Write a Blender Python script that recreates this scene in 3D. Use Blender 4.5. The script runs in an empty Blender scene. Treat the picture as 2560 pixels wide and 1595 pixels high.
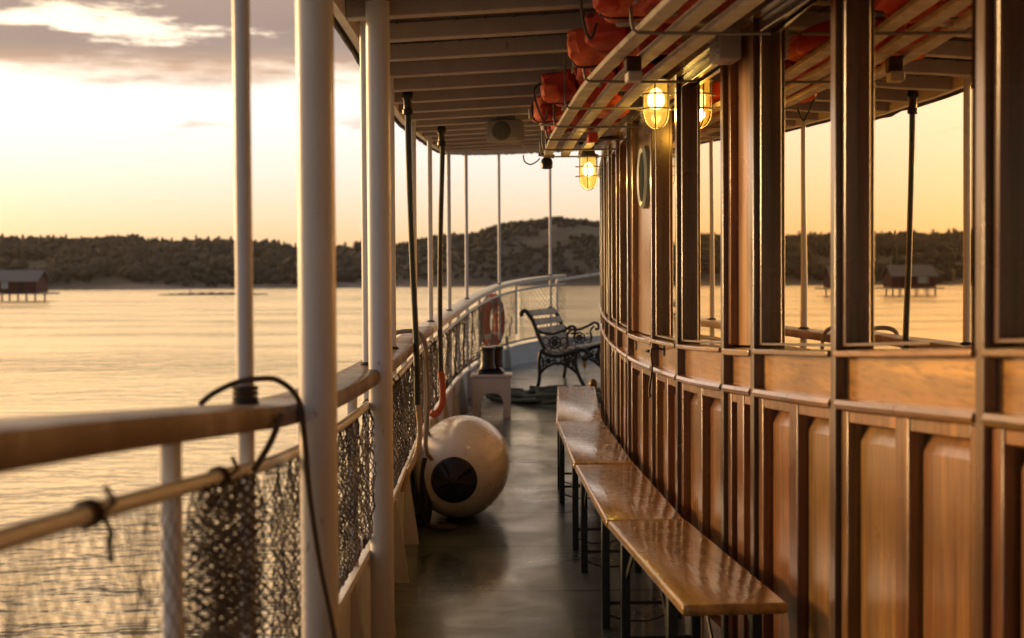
import bpy, math, random
import numpy as np
from mathutils import Vector, Matrix, noise as mnoise

random.seed(7)
C = bpy.context.scene
COL = C.collection
R = math.radians

# ------------------------------------------------------------------ camera
EYE = Vector((0.0, 0.0, 1.34))
PITCH, ROLL = R(1.62), 0.006
FPX = 2560 * 50.0 / 36.0
_f = Vector((0, math.cos(PITCH), -math.sin(PITCH)))
_r0 = Vector((1, 0, 0)); _u0 = Vector((0, math.sin(PITCH), math.cos(PITCH)))
_r = _r0 * math.cos(ROLL) - _u0 * math.sin(ROLL)
_u = _u0 * math.cos(ROLL) + _r0 * math.sin(ROLL)
cam = bpy.data.cameras.new("camera"); cam_o = bpy.data.objects.new("camera", cam); COL.objects.link(cam_o)
m = Matrix((( _r.x, _u.x, -_f.x, EYE.x), (_r.y, _u.y, -_f.y, EYE.y), (_r.z, _u.z, -_f.z, EYE.z), (0, 0, 0, 1)))
cam_o.matrix_world = m
cam.lens = 50; cam.sensor_width = 36; cam.clip_start = 0.05; cam.clip_end = 20000
cam.dof.use_dof = True; cam.dof.focus_distance = 6.2; cam.dof.aperture_fstop = 3.6
C.camera = cam_o


def at(px, py, Y):
    """point at world depth Y seen in photo pixel (px, py)"""
    d = _f + _r * ((px - 1280) / FPX) + _u * ((797.5 - py) / FPX)
    return EYE + d * (Y / d.y)


# ------------------------------------------------------------------ world
SUN_AZ, SUN_EL = R(-58), R(7.0)          # azimuth from +Y, negative to the left
sun_dir = Vector((math.sin(SUN_AZ) * math.cos(SUN_EL), math.cos(SUN_AZ) * math.cos(SUN_EL), math.sin(SUN_EL)))
W = bpy.data.worlds.new("World"); C.world = W; W.use_nodes = True
wn, wl = W.node_tree.nodes, W.node_tree.links
wn.clear()


def N(nodes, t, **kw):
    n = nodes.new(t)
    for k, v in kw.items(): setattr(n, k, v)
    return n


def wmath(op, a, b=None, c=None, clamp=False):
    n = N(wn, 'ShaderNodeMath', operation=op); n.use_clamp = clamp
    for i, x in enumerate((a, b, c)):
        if x is None: continue
        if isinstance(x, (int, float)): n.inputs[i].default_value = x
        else: wl.new(x, n.inputs[i])
    return n.outputs[0]


def wramp(fac, stops):
    n = N(wn, 'ShaderNodeValToRGB'); e = n.color_ramp.elements
    while len(e) < len(stops): e.new(0.5)
    for q, (p, c) in zip(e, stops): q.position = p; q.color = (*c, 1)
    wl.new(fac, n.inputs[0]); return n.outputs[0]


def wmix(fac, a, b):
    n = N(wn, 'ShaderNodeMix', data_type='RGBA')
    if isinstance(fac, float): n.inputs[0].default_value = fac
    else: wl.new(fac, n.inputs[0])
    for i, x in ((6, a), (7, b)):
        if isinstance(x, tuple): n.inputs[i].default_value = (*x, 1)
        else: wl.new(x, n.inputs[i])
    return n.outputs[2]


tc = N(wn, 'ShaderNodeTexCoord'); sep = N(wn, 'ShaderNodeSeparateXYZ'); wl.new(tc.outputs['Generated'], sep.inputs[0])
dx, dy, dz = sep.outputs
elev = wmath('ARCSINE', dz)
efac = wmath('DIVIDE', elev, math.pi / 2, clamp=True)
d1 = wmath('MULTIPLY', dx, math.sin(R(-30))); d2 = wmath('MULTIPLY', dy, math.cos(R(-30)))
sd = wmath('ADD', d1, d2)
mr = N(wn, 'ShaderNodeMapRange', interpolation_type='SMOOTHSTEP'); wl.new(sd, mr.inputs[0])
mr.inputs[1].default_value = 0.12; mr.inputs[2].default_value = 0.74
sunside = mr.outputs[0]
warm = wramp(efac, [(0.0, (0.76, 0.40, 0.20)), (0.016, (0.80, 0.50, 0.28)), (0.03, (0.84, 0.61, 0.45)), (0.045, (0.90, 0.72, 0.63)), (0.07, (1.0, 0.90, 0.88)),
                    (0.13, (1.7, 1.22, 0.72)), (0.28, (1.65, 1.10, 0.58)), (0.55, (0.45, 0.41, 0.41)), (1.0, (0.25, 0.27, 0.31))])
cool = wramp(efac, [(0.0, (0.22, 0.20, 0.20)), (0.1, (0.25, 0.23, 0.24)), (0.3, (0.24, 0.245, 0.28)), (1.0, (0.27, 0.29, 0.34))])
amb = wramp(efac, [(0.0, (1.45, 0.70, 0.20)), (0.035, (1.65, 0.87, 0.30)), (0.08, (1.85, 1.02, 0.40)), (0.18, (1.7, 0.93, 0.36)), (0.30, (1.0, 0.64, 0.32)), (0.55, (0.42, 0.37, 0.36)), (1.0, (0.25, 0.28, 0.34))])
am = N(wn, 'ShaderNodeMapRange', interpolation_type='SMOOTHSTEP'); am.inputs[1].default_value = 0.54; am.inputs[2].default_value = 0.84
wl.new(wmath('ADD', wmath('MULTIPLY', dx, math.sin(R(-75))), wmath('MULTIPLY', dy, math.cos(R(-75)))), am.inputs[0])
warm = wmix(am.outputs[0], warm, amb)
base = wmix(sunside, cool, warm)
# cloud bank: az / elevation noise, thick above about 8.5 degrees
cmb = N(wn, 'ShaderNodeCombineXYZ')
wl.new(wmath('MULTIPLY', wmath('DIVIDE', dx, wmath('ADD', wmath('ABSOLUTE', dy), 0.3)), 3.2), cmb.inputs[0])
wl.new(wmath('MULTIPLY', elev, 16.0), cmb.inputs[1]); wl.new(dy, cmb.inputs[2])
nz = N(wn, 'ShaderNodeTexNoise'); nz.inputs['Scale'].default_value = 1.7; nz.inputs['Detail'].default_value = 7; nz.inputs['Roughness'].default_value = 0.62
wl.new(cmb.outputs[0], nz.inputs['Vector'])
nz2 = N(wn, 'ShaderNodeTexNoise'); nz2.inputs['Scale'].default_value = 3.1; nz2.inputs['Detail'].default_value = 5
wl.new(cmb.outputs[0], nz2.inputs['Vector'])
edge = wmath('SUBTRACT', elev, R(7.7))
dens = wmath('ADD', wmath('MULTIPLY', edge, 34.0), wmath('MULTIPLY', wmath('SUBTRACT', nz.outputs[0], 0.5), 2.3))
band = wmath('MULTIPLY', wmath('SUBTRACT', 1.0, wmath('MULTIPLY', wmath('ABSOLUTE', wmath('SUBTRACT', elev, R(8.9))), 1 / R(0.9)), clamp=True), 1.3)
rightw = wmath('MULTIPLY', wmath('ADD', dx, 0.22, clamp=True), 5.0)
dens = wmath('MINIMUM', dens, wmath('ADD', wmath('ADD', band, rightw), wmath('ADD', 0.36, wmath('MULTIPLY', wmath('SUBTRACT', nz.outputs[0], 0.50), 8.0))))
# thin streaks lower down
strk = wmath('MULTIPLY', wmath('SUBTRACT', nz2.outputs[0], 0.60), 5.0)
win = wmath('SUBTRACT', 1.0, wmath('MULTIPLY', wmath('ABSOLUTE', wmath('SUBTRACT', elev, R(5.4))), 1 / R(2.2)), clamp=True)
dens = wmath('MAXIMUM', dens, wmath('MULTIPLY', strk, win))
fade = N(wn, 'ShaderNodeMapRange'); wl.new(elev, fade.inputs[0])
for i, v in ((1, R(11.2)), (2, R(15)), (3, 1.0), (4, 0.15)): fade.inputs[i].default_value = v
cl = N(wn, 'ShaderNodeMapRange', interpolation_type='SMOOTHSTEP'); wl.new(dens, cl.inputs[0])
cl.inputs[1].default_value = 0.0; cl.inputs[2].default_value = 0.55
cfac = wmath('MULTIPLY', cl.outputs[0], fade.outputs[0])
ccol = wmix(wmath('MULTIPLY', nz2.outputs[0], 1.0), (0.24, 0.165, 0.145), (0.44, 0.31, 0.265))
lowe = N(wn, 'ShaderNodeMapRange', interpolation_type='SMOOTHSTEP'); wl.new(elev, lowe.inputs[0])
for i, v in ((1, R(8.0)), (2, R(9.3)), (3, 1.0), (4, 0.0)): lowe.inputs[i].default_value = v
ccol = wmix(wmath('MULTIPLY', lowe.outputs[0], nz2.outputs[0]), ccol, (0.80, 0.42, 0.20))
ccol = wmix(sunside, (0.27, 0.25, 0.29), ccol)
skycol = wmix(wmath('MULTIPLY', cfac, 0.93), base, ccol)
# broad glow towards the sun, just outside the picture on the left
vd = N(wn, 'ShaderNodeVectorMath', operation='DOT_PRODUCT'); wl.new(tc.outputs['Generated'], vd.inputs[0]); vd.inputs[1].default_value = sun_dir
glow = wmath('POWER', wmath('MAXIMUM', vd.outputs['Value'], 0.0), 13.0)
gm = N(wn, 'ShaderNodeMix', data_type='RGBA', blend_type='ADD'); gm.inputs[0].default_value = 1.0
gc = N(wn, 'ShaderNodeVectorMath', operation='SCALE'); gc.inputs[0].default_value = (2.7, 1.20, 0.48); wl.new(wmath('MULTIPLY', glow, wmath('SUBTRACT', 1.0, wmath('MULTIPLY', cfac, 0.92))), gc.inputs['Scale'])
wl.new(skycol, gm.inputs[6]); wl.new(gc.outputs[0], gm.inputs[7])
bg = N(wn, 'ShaderNodeBackground'); wl.new(gm.outputs[2], bg.inputs[0]); bg.inputs[1].default_value = 1.0
sky = N(wn, 'ShaderNodeTexSky', sky_type='NISHITA', sun_disc=False)
sky.sun_elevation = SUN_EL; sky.sun_rotation = SUN_AZ
bg2 = N(wn, 'ShaderNodeBackground'); wl.new(sky.outputs[0], bg2.inputs[0]); wl.new(wmath('MULTIPLY', 0.05, wmath('SUBTRACT', 1.0, wmath('MULTIPLY', cfac, 0.8))), bg2.inputs[1])
add = N(wn, 'ShaderNodeAddShader'); wl.new(bg.outputs[0], add.inputs[0]); wl.new(bg2.outputs[0], add.inputs[1])
wo = N(wn, 'ShaderNodeOutputWorld'); wl.new(add.outputs[0], wo.inputs[0])

# ------------------------------------------------------------------ sun, exposure
sl = bpy.data.lights.new("sun", 'SUN'); sl.energy = 3.3; sl.angle = R(9.0); sl.color = (1.0, 0.61, 0.25)
so = bpy.data.objects.new("sun", sl); COL.objects.link(so); so.rotation_euler = sun_dir.to_track_quat('Z', 'Y').to_euler()
so.location = (-20, 12, 10)
C.view_settings.view_transform = 'Standard'; C.view_settings.look = 'None'
C.view_settings.exposure = 0.0; C.view_settings.gamma = 1.0; C.view_settings.use_curve_mapping = False
C.render.engine = 'CYCLES'
C.cycles.use_denoising = True
C.cycles.max_bounces = 8; C.cycles.transparent_max_bounces = 12
C.cycles.caustics_reflective = True; C.cycles.blur_glossy = 1.0; C.cycles.caustics_refractive = False
C.cycles.sample_clamp_indirect = 6.0

# ------------------------------------------------------------------ materials
MAT = {}


class NT:
    def __init__(s, name):
        s.m = bpy.data.materials.new(name); s.m.use_nodes = True
        s.n, s.l = s.m.node_tree.nodes, s.m.node_tree.links
        s.n.clear(); s.out = s.n.new('ShaderNodeOutputMaterial'); s.p = s.n.new('ShaderNodeBsdfPrincipled')
        s.l.new(s.p.outputs[0], s.out.inputs[0]); s.tc = s.n.new('ShaderNodeTexCoord'); MAT[name] = s.m

    def put(s, sock, v):
        if isinstance(v, tuple): sock.default_value = v if len(v) != 3 or sock.type == 'VECTOR' else (*v, 1)
        elif isinstance(v, (int, float)): sock.default_value = v
        else: s.l.new(v, sock)

    def set(s, **kw):
        for k, v in kw.items(): s.put(s.p.inputs[k.replace('_', ' ')], v)
        return s

    def coord(s, sc=(1, 1, 1), which='Object'):
        mp = s.n.new('ShaderNodeMapping'); s.l.new(s.tc.outputs[which], mp.inputs[0]); mp.inputs['Scale'].default_value = sc
        return mp.outputs[0]

    def noise(s, vec, scale, detail=4, rough=0.55, dist=0.0):
        n = s.n.new('ShaderNodeTexNoise'); s.l.new(vec, n.inputs['Vector'])
        n.inputs['Scale'].default_value = scale; n.inputs['Detail'].default_value = detail
        n.inputs['Roughness'].default_value = rough; n.inputs['Distortion'].default_value = dist
        return n.outputs[0]

    def ramp(s, fac, stops):
        n = s.n.new('ShaderNodeValToRGB'); e = n.color_ramp.elements
        while len(e) < len(stops): e.new(0.5)
        for q, (p, c) in zip(e, stops): q.position = p; q.color = (*c, 1) if isinstance(c, tuple) else (c, c, c, 1)
        s.l.new(fac, n.inputs[0]); return n.outputs[0]

    def mix(s, fac, a, b, blend='MIX'):
        n = s.n.new('ShaderNodeMix'); n.data_type = 'RGBA'; n.blend_type = blend
        s.put(n.inputs[0], fac); s.put(n.inputs[6], a); s.put(n.inputs[7], b); return n.outputs[2]

    def math(s, op, a, b=None):
        n = s.n.new('ShaderNodeMath'); n.operation = op; s.put(n.inputs[0], a)
        if b is not None: s.put(n.inputs[1], b)
        return n.outputs[0]

    def bump(s, h, strength=0.3, dist=0.01):
        n = s.n.new('ShaderNodeBump'); n.inputs['Strength'].default_value = strength; n.inputs['Distance'].default_value = dist
        s.l.new(h, n.inputs['Height']); s.l.new(n.outputs[0], s.p.inputs['Normal']); return n.outputs[0]


def wood(name, axis, dark, light, rough=0.34, coat=0.5, coat_rough=0.12, wear=0.0, bump=0.25, big=1.0):
    t = NT(name)
    sc = [34.0 * big] * 3; sc['xyz'.index(axis)] = 1.6 * big
    oi = t.n.new('ShaderNodeObjectInfo'); va = t.n.new('ShaderNodeVectorMath'); va.operation = 'ADD'
    t.l.new(t.coord(tuple(sc)), va.inputs[0]); cx = t.n.new('ShaderNodeCombineXYZ')
    for k in range(3): t.l.new(t.math('MULTIPLY', oi.outputs['Random'], 40.0 + 13 * k), cx.inputs[k])
    t.l.new(cx.outputs[0], va.inputs[1])
    g = t.noise(va.outputs[0], 1.0, 7, 0.68, 0.9)
    g2 = t.noise(t.coord((3.1, 3.1, 3.1)), 1.0, 3)
    col = t.ramp(g, [(0.28, dark), (0.52, tuple((a + b) / 2 for a, b in zip(dark, light))), (0.74, light)])
    col = t.mix(t.ramp(g2, [(0.35, 0.0), (0.7, 0.55)]), col, tuple(x * 0.55 for x in dark))
    if wear:
        w = t.noise(t.coord((9, 9, 9)), 1.0, 8, 0.7)
        col = t.mix(t.ramp(w, [(0.55, 0.0), (0.66, wear)]), col, (0.42, 0.36, 0.30))
    vb = t.n.new('ShaderNodeVectorMath'); vb.operation = 'ADD'; t.l.new(t.coord(tuple(q * .30 for q in sc)), vb.inputs[0]); t.l.new(cx.outputs[0], vb.inputs[1])
    bandn = t.noise(vb.outputs[0], 1.0, 3, 0.55, 0.5)
    col = t.mix(t.ramp(bandn, [(0.36, 0.75), (0.52, 0.0)]), col, tuple(q * f for q, f in zip(light, (0.55, 0.42, 0.32))))
    col = t.mix(t.ramp(bandn, [(0.55, 0.0), (0.68, 0.5)]), col, tuple(min(1, q * 1.35) for q in light))
    fine = t.noise(t.coord(tuple(q * (3.2 if q > 10 * big else 1.5) for q in sc)), 1.0, 3, 0.6)
    col = t.mix(t.ramp(fine, [(0.50, 0.0), (0.68, 0.55)]), col, tuple(x * 0.35 for x in dark))
    hs = t.n.new('ShaderNodeHueSaturation'); t.l.new(col, hs.inputs['Color']); t.l.new(t.math('ADD', t.math('MULTIPLY', oi.outputs['Random'], 0.55), 0.74), hs.inputs['Value'])
    t.l.new(t.math('ADD', t.math('MULTIPLY', t.math('FRACT', t.math('MULTIPLY', oi.outputs['Random'], 7.3)), 0.02), 0.49), hs.inputs['Hue']); col = hs.outputs[0]
    t.set(Base_Color=col, Roughness=t.ramp(g2, [(0.3, rough * 0.75), (0.75, min(1, rough * 1.5))]), Coat_Weight=coat, Coat_Roughness=coat_rough)
    h = t.math('ADD', t.math('MULTIPLY', g, 0.5), t.noise(t.coord((7, 7, 2.0)), 1.0, 3))
    t.bump(h, bump, 0.004)
    return t


wood('mahogany', 'z', (0.085, 0.030, 0.007), (0.40, 0.165, 0.036), rough=0.30, coat=0.8, coat_rough=0.20, bump=0.5)
wood('mahogany_dark_shaded', 'z', (0.040, 0.015, 0.006), (0.15, 0.06, 0.02), rough=0.30, coat=1.0, coat_rough=0.2, bump=0.4)  # older dark varnish, with the shade of aft-facing sides put into the colour
wood('mahogany_rail', 'y', (0.22, 0.105, 0.030), (0.50, 0.28, 0.095), rough=0.30, coat=1.0, coat_rough=0.18)
wood('frieze_wood', 'y', (0.24, 0.105, 0.024), (0.58, 0.31, 0.082), rough=0.30, coat=1.0, coat_rough=0.18)
wood('handrail_wood', 'y', (0.070, 0.030, 0.013), (0.25, 0.13, 0.064), rough=0.5, coat=0.15, wear=0.5, bump=0.6)
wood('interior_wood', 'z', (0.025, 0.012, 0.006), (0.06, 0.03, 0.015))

wood('panel_wood', 'z', (0.16, 0.062, 0.014), (0.54, 0.265, 0.064), rough=0.30, coat=1.0, coat_rough=0.22, bump=0.4)

# bench plank: glossy varnish, scratches and dents
t = NT('bench_wood')
g = t.noise(t.coord((26, 1.5, 26)), 1.0, 6, 0.62, 0.8)
col = t.ramp(g, [(0.3, (0.27, 0.135, 0.028)), (0.55, (0.50, 0.275, 0.066)), (0.75, (0.62, 0.375, 0.11))])
sc = t.noise(t.coord((16, 70, 16)), 1.0, 3, 0.5, 1.5)
col = t.mix(t.ramp(sc, [(0.70, 0.0), (0.73, 0.85)]), col, (0.05, 0.022, 0.010))
ww = t.n.new('ShaderNodeTexWave'); ww.wave_type = 'BANDS'; ww.bands_direction = 'X'
ww.inputs['Scale'].default_value = 2.1; ww.inputs['Distortion'].default_value = 5.0; ww.inputs['Detail'].default_value = 2.0; ww.inputs['Detail Scale'].default_value = 0.7
t.l.new(t.coord((1, 0.22, 1)), ww.inputs[0])
col = t.mix(t.ramp(ww.outputs[0], [(0.0, 0.5), (0.006, 0.0)]), col, (0.62, 0.42, 0.26))
t.set(Base_Color=col, Roughness=t.ramp(t.noise(t.coord((5, 5, 5)), 1.0, 4), [(0.35, 0.20), (0.7, 0.40)]), Coat_Weight=0.9, Coat_Roughness=0.10)
t.bump(t.math('ADD', t.noise(t.coord((22, 2.2, 22)), 1.0, 2), t.math('MULTIPLY', sc, 0.35)), 0.30, 0.006)
t.l.new(t.p.inputs['Normal'].links[0].from_socket, t.p.inputs['Coat Normal'])


def paint(name, col, rough=0.35, rust=0.0, rustcol=(0.17, 0.055, 0.02), bump=0.25, dirt=0.25, coat=0.0):
    t = NT(name)
    n1 = t.noise(t.coord((11, 11, 4)), 1.0, 6, 0.62)
    c = t.mix(t.ramp(n1, [(0.40, 0.0), (0.75, dirt)]), col, tuple(x * y for x, y in zip(col, (0.62, 0.54, 0.44))))
    if rust:
        n2 = t.noise(t.coord((17, 17, 6)), 1.0, 6, 0.62)
        c = t.mix(t.ramp(n2, [(0.69 - rust * 0.06, 0.0), (0.75 - rust * 0.06, 0.85)]), c, rustcol)
    t.set(Base_Color=c, Roughness=t.ramp(n1, [(0.3, rough * 0.8), (0.8, min(1, rough * 1.6))]), Coat_Weight=coat)
    t.bump(t.noise(t.coord((40, 40, 22)), 1.0, 4), bump, 0.003)
    return t


paint('white_paint', (0.66, 0.68, 0.71), 0.32, rust=0.8)
paint('cream_paint', (0.70, 0.66, 0.58), 0.36, rust=0.6)
paint('beam_paint', (0.42, 0.37, 0.34), 0.55, rust=0.35)
paint('plank_paint', (0.09, 0.065, 0.05), 0.7)
paint('trim_black', (0.03, 0.028, 0.026), 0.5)
paint('black_iron', (0.018, 0.016, 0.015), 0.42, dirt=0.5)
paint('bollard_black', (0.012, 0.012, 0.013), 0.28, bump=0.5)
paint('leg_steel', (0.028, 0.036, 0.032), 0.4)
paint('grey_cast', (0.10, 0.10, 0.09), 0.45)
paint('galvanised', (0.20, 0.18, 0.16), 0.45)
paint('grey_plastic', (0.42, 0.39, 0.37), 0.5)
paint('speaker_white', (0.34, 0.31, 0.29), 0.6)
paint('hose_green', (0.022, 0.034, 0.030), 0.42)
paint('hose_dark', (0.022, 0.018, 0.016), 0.45)
paint('hose_red', (0.33, 0.055, 0.022), 0.45)
paint('hose_clear', (0.50, 0.38, 0.24), 0.38)
paint('buoy_orange', (0.52, 0.085, 0.035), 0.5)
paint('buoy_white', (0.62, 0.56, 0.50), 0.5)
paint('jacket_red', (0.52, 0.045, 0.022), 0.62, bump=0.4)
paint('jacket_orange', (0.74, 0.135, 0.05), 0.62, bump=0.4)
paint('strap_black', (0.02, 0.014, 0.012), 0.6)
paint('strap_orange', (0.42, 0.10, 0.035), 0.7)
paint('navy_rubber', (0.012, 0.012, 0.022), 0.30)
paint('brass', (0.16, 0.10, 0.035), 0.35)
MAT['brass'].node_tree.nodes['Principled BSDF'].inputs['Metallic'].default_value = 0.8
paint('porthole_rim', (0.30, 0.36, 0.36), 0.3)
paint('slat_wood', (0.44, 0.40, 0.36), 0.5, rust=0.9, rustcol=(0.10, 0.07, 0.05), dirt=0.7, bump=0.5)
paint('bench_slat', (0.26, 0.235, 0.21), 0.45, dirt=0.5)
paint('boat_red', (0.085, 0.020, 0.016), 0.8)
paint('roof_grey', (0.16, 0.14, 0.13), 0.8)
paint('dock_wood', (0.16, 0.13, 0.11), 0.8)
paint('dark_door', (0.045, 0.014, 0.012), 0.8)
paint('window_white', (0.6, 0.58, 0.52), 0.6)
paint('beacon_white', (0.75, 0.74, 0.72), 0.6)
paint('curtain_cloth', (0.45, 0.40, 0.33), 0.9)

# fender: white vinyl, scuffed
t = NT('fender_vinyl')
n1 = t.noise(t.coord((5, 5, 5)), 1.0, 7, 0.65); n2 = t.noise(t.coord((60, 14, 60)), 1.0, 2, 0.5, 1.0)
c = t.mix(t.ramp(n1, [(0.42, 0.0), (0.75, 0.55)]), (0.72, 0.71, 0.70), (0.42, 0.34, 0.26))
c = t.mix(t.ramp(n2, [(0.67, 0.0), (0.72, 0.6)]), c, (0.26, 0.18, 0.12))
t.set(Base_Color=c, Roughness=t.ramp(n1, [(0.3, 0.18), (0.8, 0.38)]), Coat_Weight=0.4, Coat_Roughness=0.1)

# deck paint
t = NT('deck_paint')
v = t.coord((1, 1, 1))
n1 = t.noise(v, 2.3, 7, 0.62); n2 = t.noise(t.coord((5, 32, 5)), 1.0, 5, 0.7, 0.4); n3 = t.noise(v, 24.0, 4, 0.6)
sx = t.n.new('ShaderNodeSeparateXYZ'); t.l.new(v, sx.inputs[0])
yy = t.math('ADD', sx.outputs[1], t.math('MULTIPLY', n1, 0.02))
fr = t.math('FRACT', t.math('DIVIDE', t.math('ADD', yy, 0.55), 1.02))
seam = t.ramp(t.math('ABSOLUTE', t.math('SUBTRACT', fr, 0.5)), [(0.009, 1.0), (0.014, 0.0)])
c = t.mix(t.ramp(n1, [(0.35, 0.0), (0.7, 1.0)]), (0.026, 0.058, 0.051), (0.085, 0.128, 0.112))
c = t.mix(t.ramp(n2, [(0.52, 0.0), (0.72, 0.7)]), c, (0.17, 0.18, 0.155))
c = t.mix(t.ramp(t.noise(v, 9.0, 6, 0.7), [(0.66, 0.0), (0.70, 0.8)]), c, (0.025, 0.022, 0.018))
wp = t.noise(v, 1.3, 9, 0.66, 0.6)
c = t.mix(t.ramp(wp, [(0.50, 0.0), (0.60, 0.55)]), c, (0.165, 0.19, 0.165))
scr = t.noise(t.coord((3, 40, 3)), 1.0, 3, 0.5, 2.0)
c = t.mix(t.ramp(scr, [(0.69, 0.0), (0.72, 0.75)]), c, (0.012, 0.014, 0.012))
c = t.mix(seam, c, (0.006, 0.006, 0.005))
t.set(Base_Color=c, Roughness=t.ramp(wp, [(0.35, 0.20), (0.65, 0.50)]), Coat_Weight=t.ramp(wp, [(0.40, 1.0), (0.62, 0.45)]), Coat_Roughness=t.ramp(n1, [(0.35, 0.09), (0.7, 0.26)]))
hh = t.math('SUBTRACT', t.math('ADD', n1, t.math('ADD', t.math('MULTIPLY', n3, 0.10), t.math('MULTIPLY', n2, 0.05))), t.math('MULTIPLY', seam, 0.9))
t.bump(hh, 0.28, 0.02)

# rope / net
def ropemat(name, c1, c2, scale=90):
    t = NT(name)
    w = t.n.new('ShaderNodeTexWave'); w.inputs['Scale'].default_value = scale; w.inputs['Distortion'].default_value = 1.0
    w.bands_direction = 'DIAGONAL'
    t.l.new(t.coord((1, 1, 1)), w.inputs[0])
    t.set(Base_Color=t.mix(w.outputs[0], c1, c2), Roughness=0.85)
    t.bump(w.outputs[0], 0.6, 0.004); return t


ropemat('rope_dark', (0.040, 0.030, 0.023), (0.15, 0.115, 0.085))
ropemat('rope_pale', (0.20, 0.16, 0.12), (0.46, 0.39, 0.30))
ropemat('rope_green', (0.055, 0.075, 0.060), (0.20, 0.25, 0.20), 60)
ropemat('net_cord', (0.045, 0.035, 0.028), (0.17, 0.135, 0.105))

# window glass: old, warm reflecting pane over a dark saloon
t = NT('saloon_glass')
gl = t.n.new('ShaderNodeBsdfGlossy'); gl.inputs['Color'].default_value = (1.0, 0.80, 0.54, 1); gl.inputs['Roughness'].default_value = 0.012
tr = t.n.new('ShaderNodeBsdfTransparent'); tr.inputs[0].default_value = (0.62, 0.56, 0.46, 1)
fz = t.n.new('ShaderNodeFresnel'); fz.inputs['IOR'].default_value = 2.2
bp = t.n.new('ShaderNodeBump'); bp.inputs['Strength'].default_value = 0.07; bp.inputs['Distance'].default_value = 0.01
t.l.new(t.noise(t.coord((2.2, 2.2, 0.9)), 1.0, 1), bp.inputs['Height']); t.l.new(bp.outputs[0], gl.inputs['Normal'])
mx = t.n.new('ShaderNodeMixShader'); t.l.new(t.math('MINIMUM', t.math('ADD', t.math('MULTIPLY', fz.outputs[0], 0.9), 0.16), 0.92), mx.inputs[0])
t.l.new(tr.outputs[0], mx.inputs[1]); t.l.new(gl.outputs[0], mx.inputs[2]); t.l.new(mx.outputs[0], t.out.inputs[0])

# lamps
t = NT('lamp_glass')
em = t.n.new('ShaderNodeEmission'); em.inputs[0].default_value = (1.0, 0.56, 0.08, 1); em.inputs[1].default_value = 1.25
tr = t.n.new('ShaderNodeBsdfTransparent'); tr.inputs[0].default_value = (1.0, 0.86, 0.50, 1)
gl = t.n.new('ShaderNodeBsdfGlossy'); gl.inputs['Roughness'].default_value = 0.15
m1 = t.n.new('ShaderNodeMixShader'); m1.inputs[0].default_value = 0.55; t.l.new(em.outputs[0], m1.inputs[1]); t.l.new(tr.outputs[0], m1.inputs[2])
m2 = t.n.new('ShaderNodeMixShader'); m2.inputs[0].default_value = 0.06; t.l.new(m1.outputs[0], m2.inputs[1]); t.l.new(gl.outputs[0], m2.inputs[2])
t.l.new(m2.outputs[0], t.out.inputs[0])
t = NT('lamp_bulb')
em = t.n.new('ShaderNodeEmission'); em.inputs[0].default_value = (1.0, 0.80, 0.42, 1); em.inputs[1].default_value = 9.0
t.l.new(em.outputs[0], t.out.inputs[0])

# drink
t = NT('beer'); t.set(Base_Color=(0.62, 0.33, 0.02), Roughness=0.15, Emission_Color=(0, 0, 0))
t = NT('clear_glass')
gl = t.n.new('ShaderNodeBsdfGlossy'); gl.inputs['Roughness'].default_value = 0.03
tr = t.n.new('ShaderNodeBsdfTransparent'); tr.inputs[0].default_value = (0.9, 0.9, 0.88, 1)
mx = t.n.new('ShaderNodeMixShader'); mx.inputs[0].default_value = 0.14
t.l.new(tr.outputs[0], mx.inputs[1]); t.l.new(gl.outputs[0], mx.inputs[2]); t.l.new(mx.outputs[0], t.out.inputs[0])

# water
t = NT('sea_water')
v = t.coord((1, 1, 1))
h1 = t.noise(t.coord((0.55, 0.9, 1)), 1.0, 3, 0.5, 0.6); h2 = t.noise(t.coord((1.8, 3.0, 1)), 1.0, 3, 0.55, 0.5); h3 = t.noise(t.coord((0.05, 0.12, 1)), 1.0, 2)
h = t.math('ADD', t.math('MULTIPLY', h1, 1.0), t.math('MULTIPLY', h2, 0.30))
h = t.math('MULTIPLY', h, t.ramp(h3, [(0.3, 0.6), (0.65, 1.0)]))
t.set(Base_Color=(0.05, 0.055, 0.055), Roughness=0.5)
gl = t.n.new('ShaderNodeBsdfGlossy'); gl.distribution = 'MULTI_GGX'; gl.inputs['Color'].default_value = (1, 0.86, 0.62, 1); t.l.new(t.ramp(h3, [(0.38, 0.10), (0.62, 0.20)]), gl.inputs['Roughness'])
nb = t.bump(h, 1.0, 0.26); t.l.new(nb, gl.inputs['Normal'])
fz = t.n.new('ShaderNodeFresnel'); fz.inputs['IOR'].default_value = 1.5
mx = t.n.new('ShaderNodeMixShader'); t.l.new(t.math('MINIMUM', t.math('ADD', fz.outputs[0], 0.27), 0.95), mx.inputs[0])
t.l.new(t.p.outputs[0], mx.inputs[1]); t.l.new(gl.outputs[0], mx.inputs[2]); t.l.new(mx.outputs[0], t.out.inputs[0])

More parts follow.
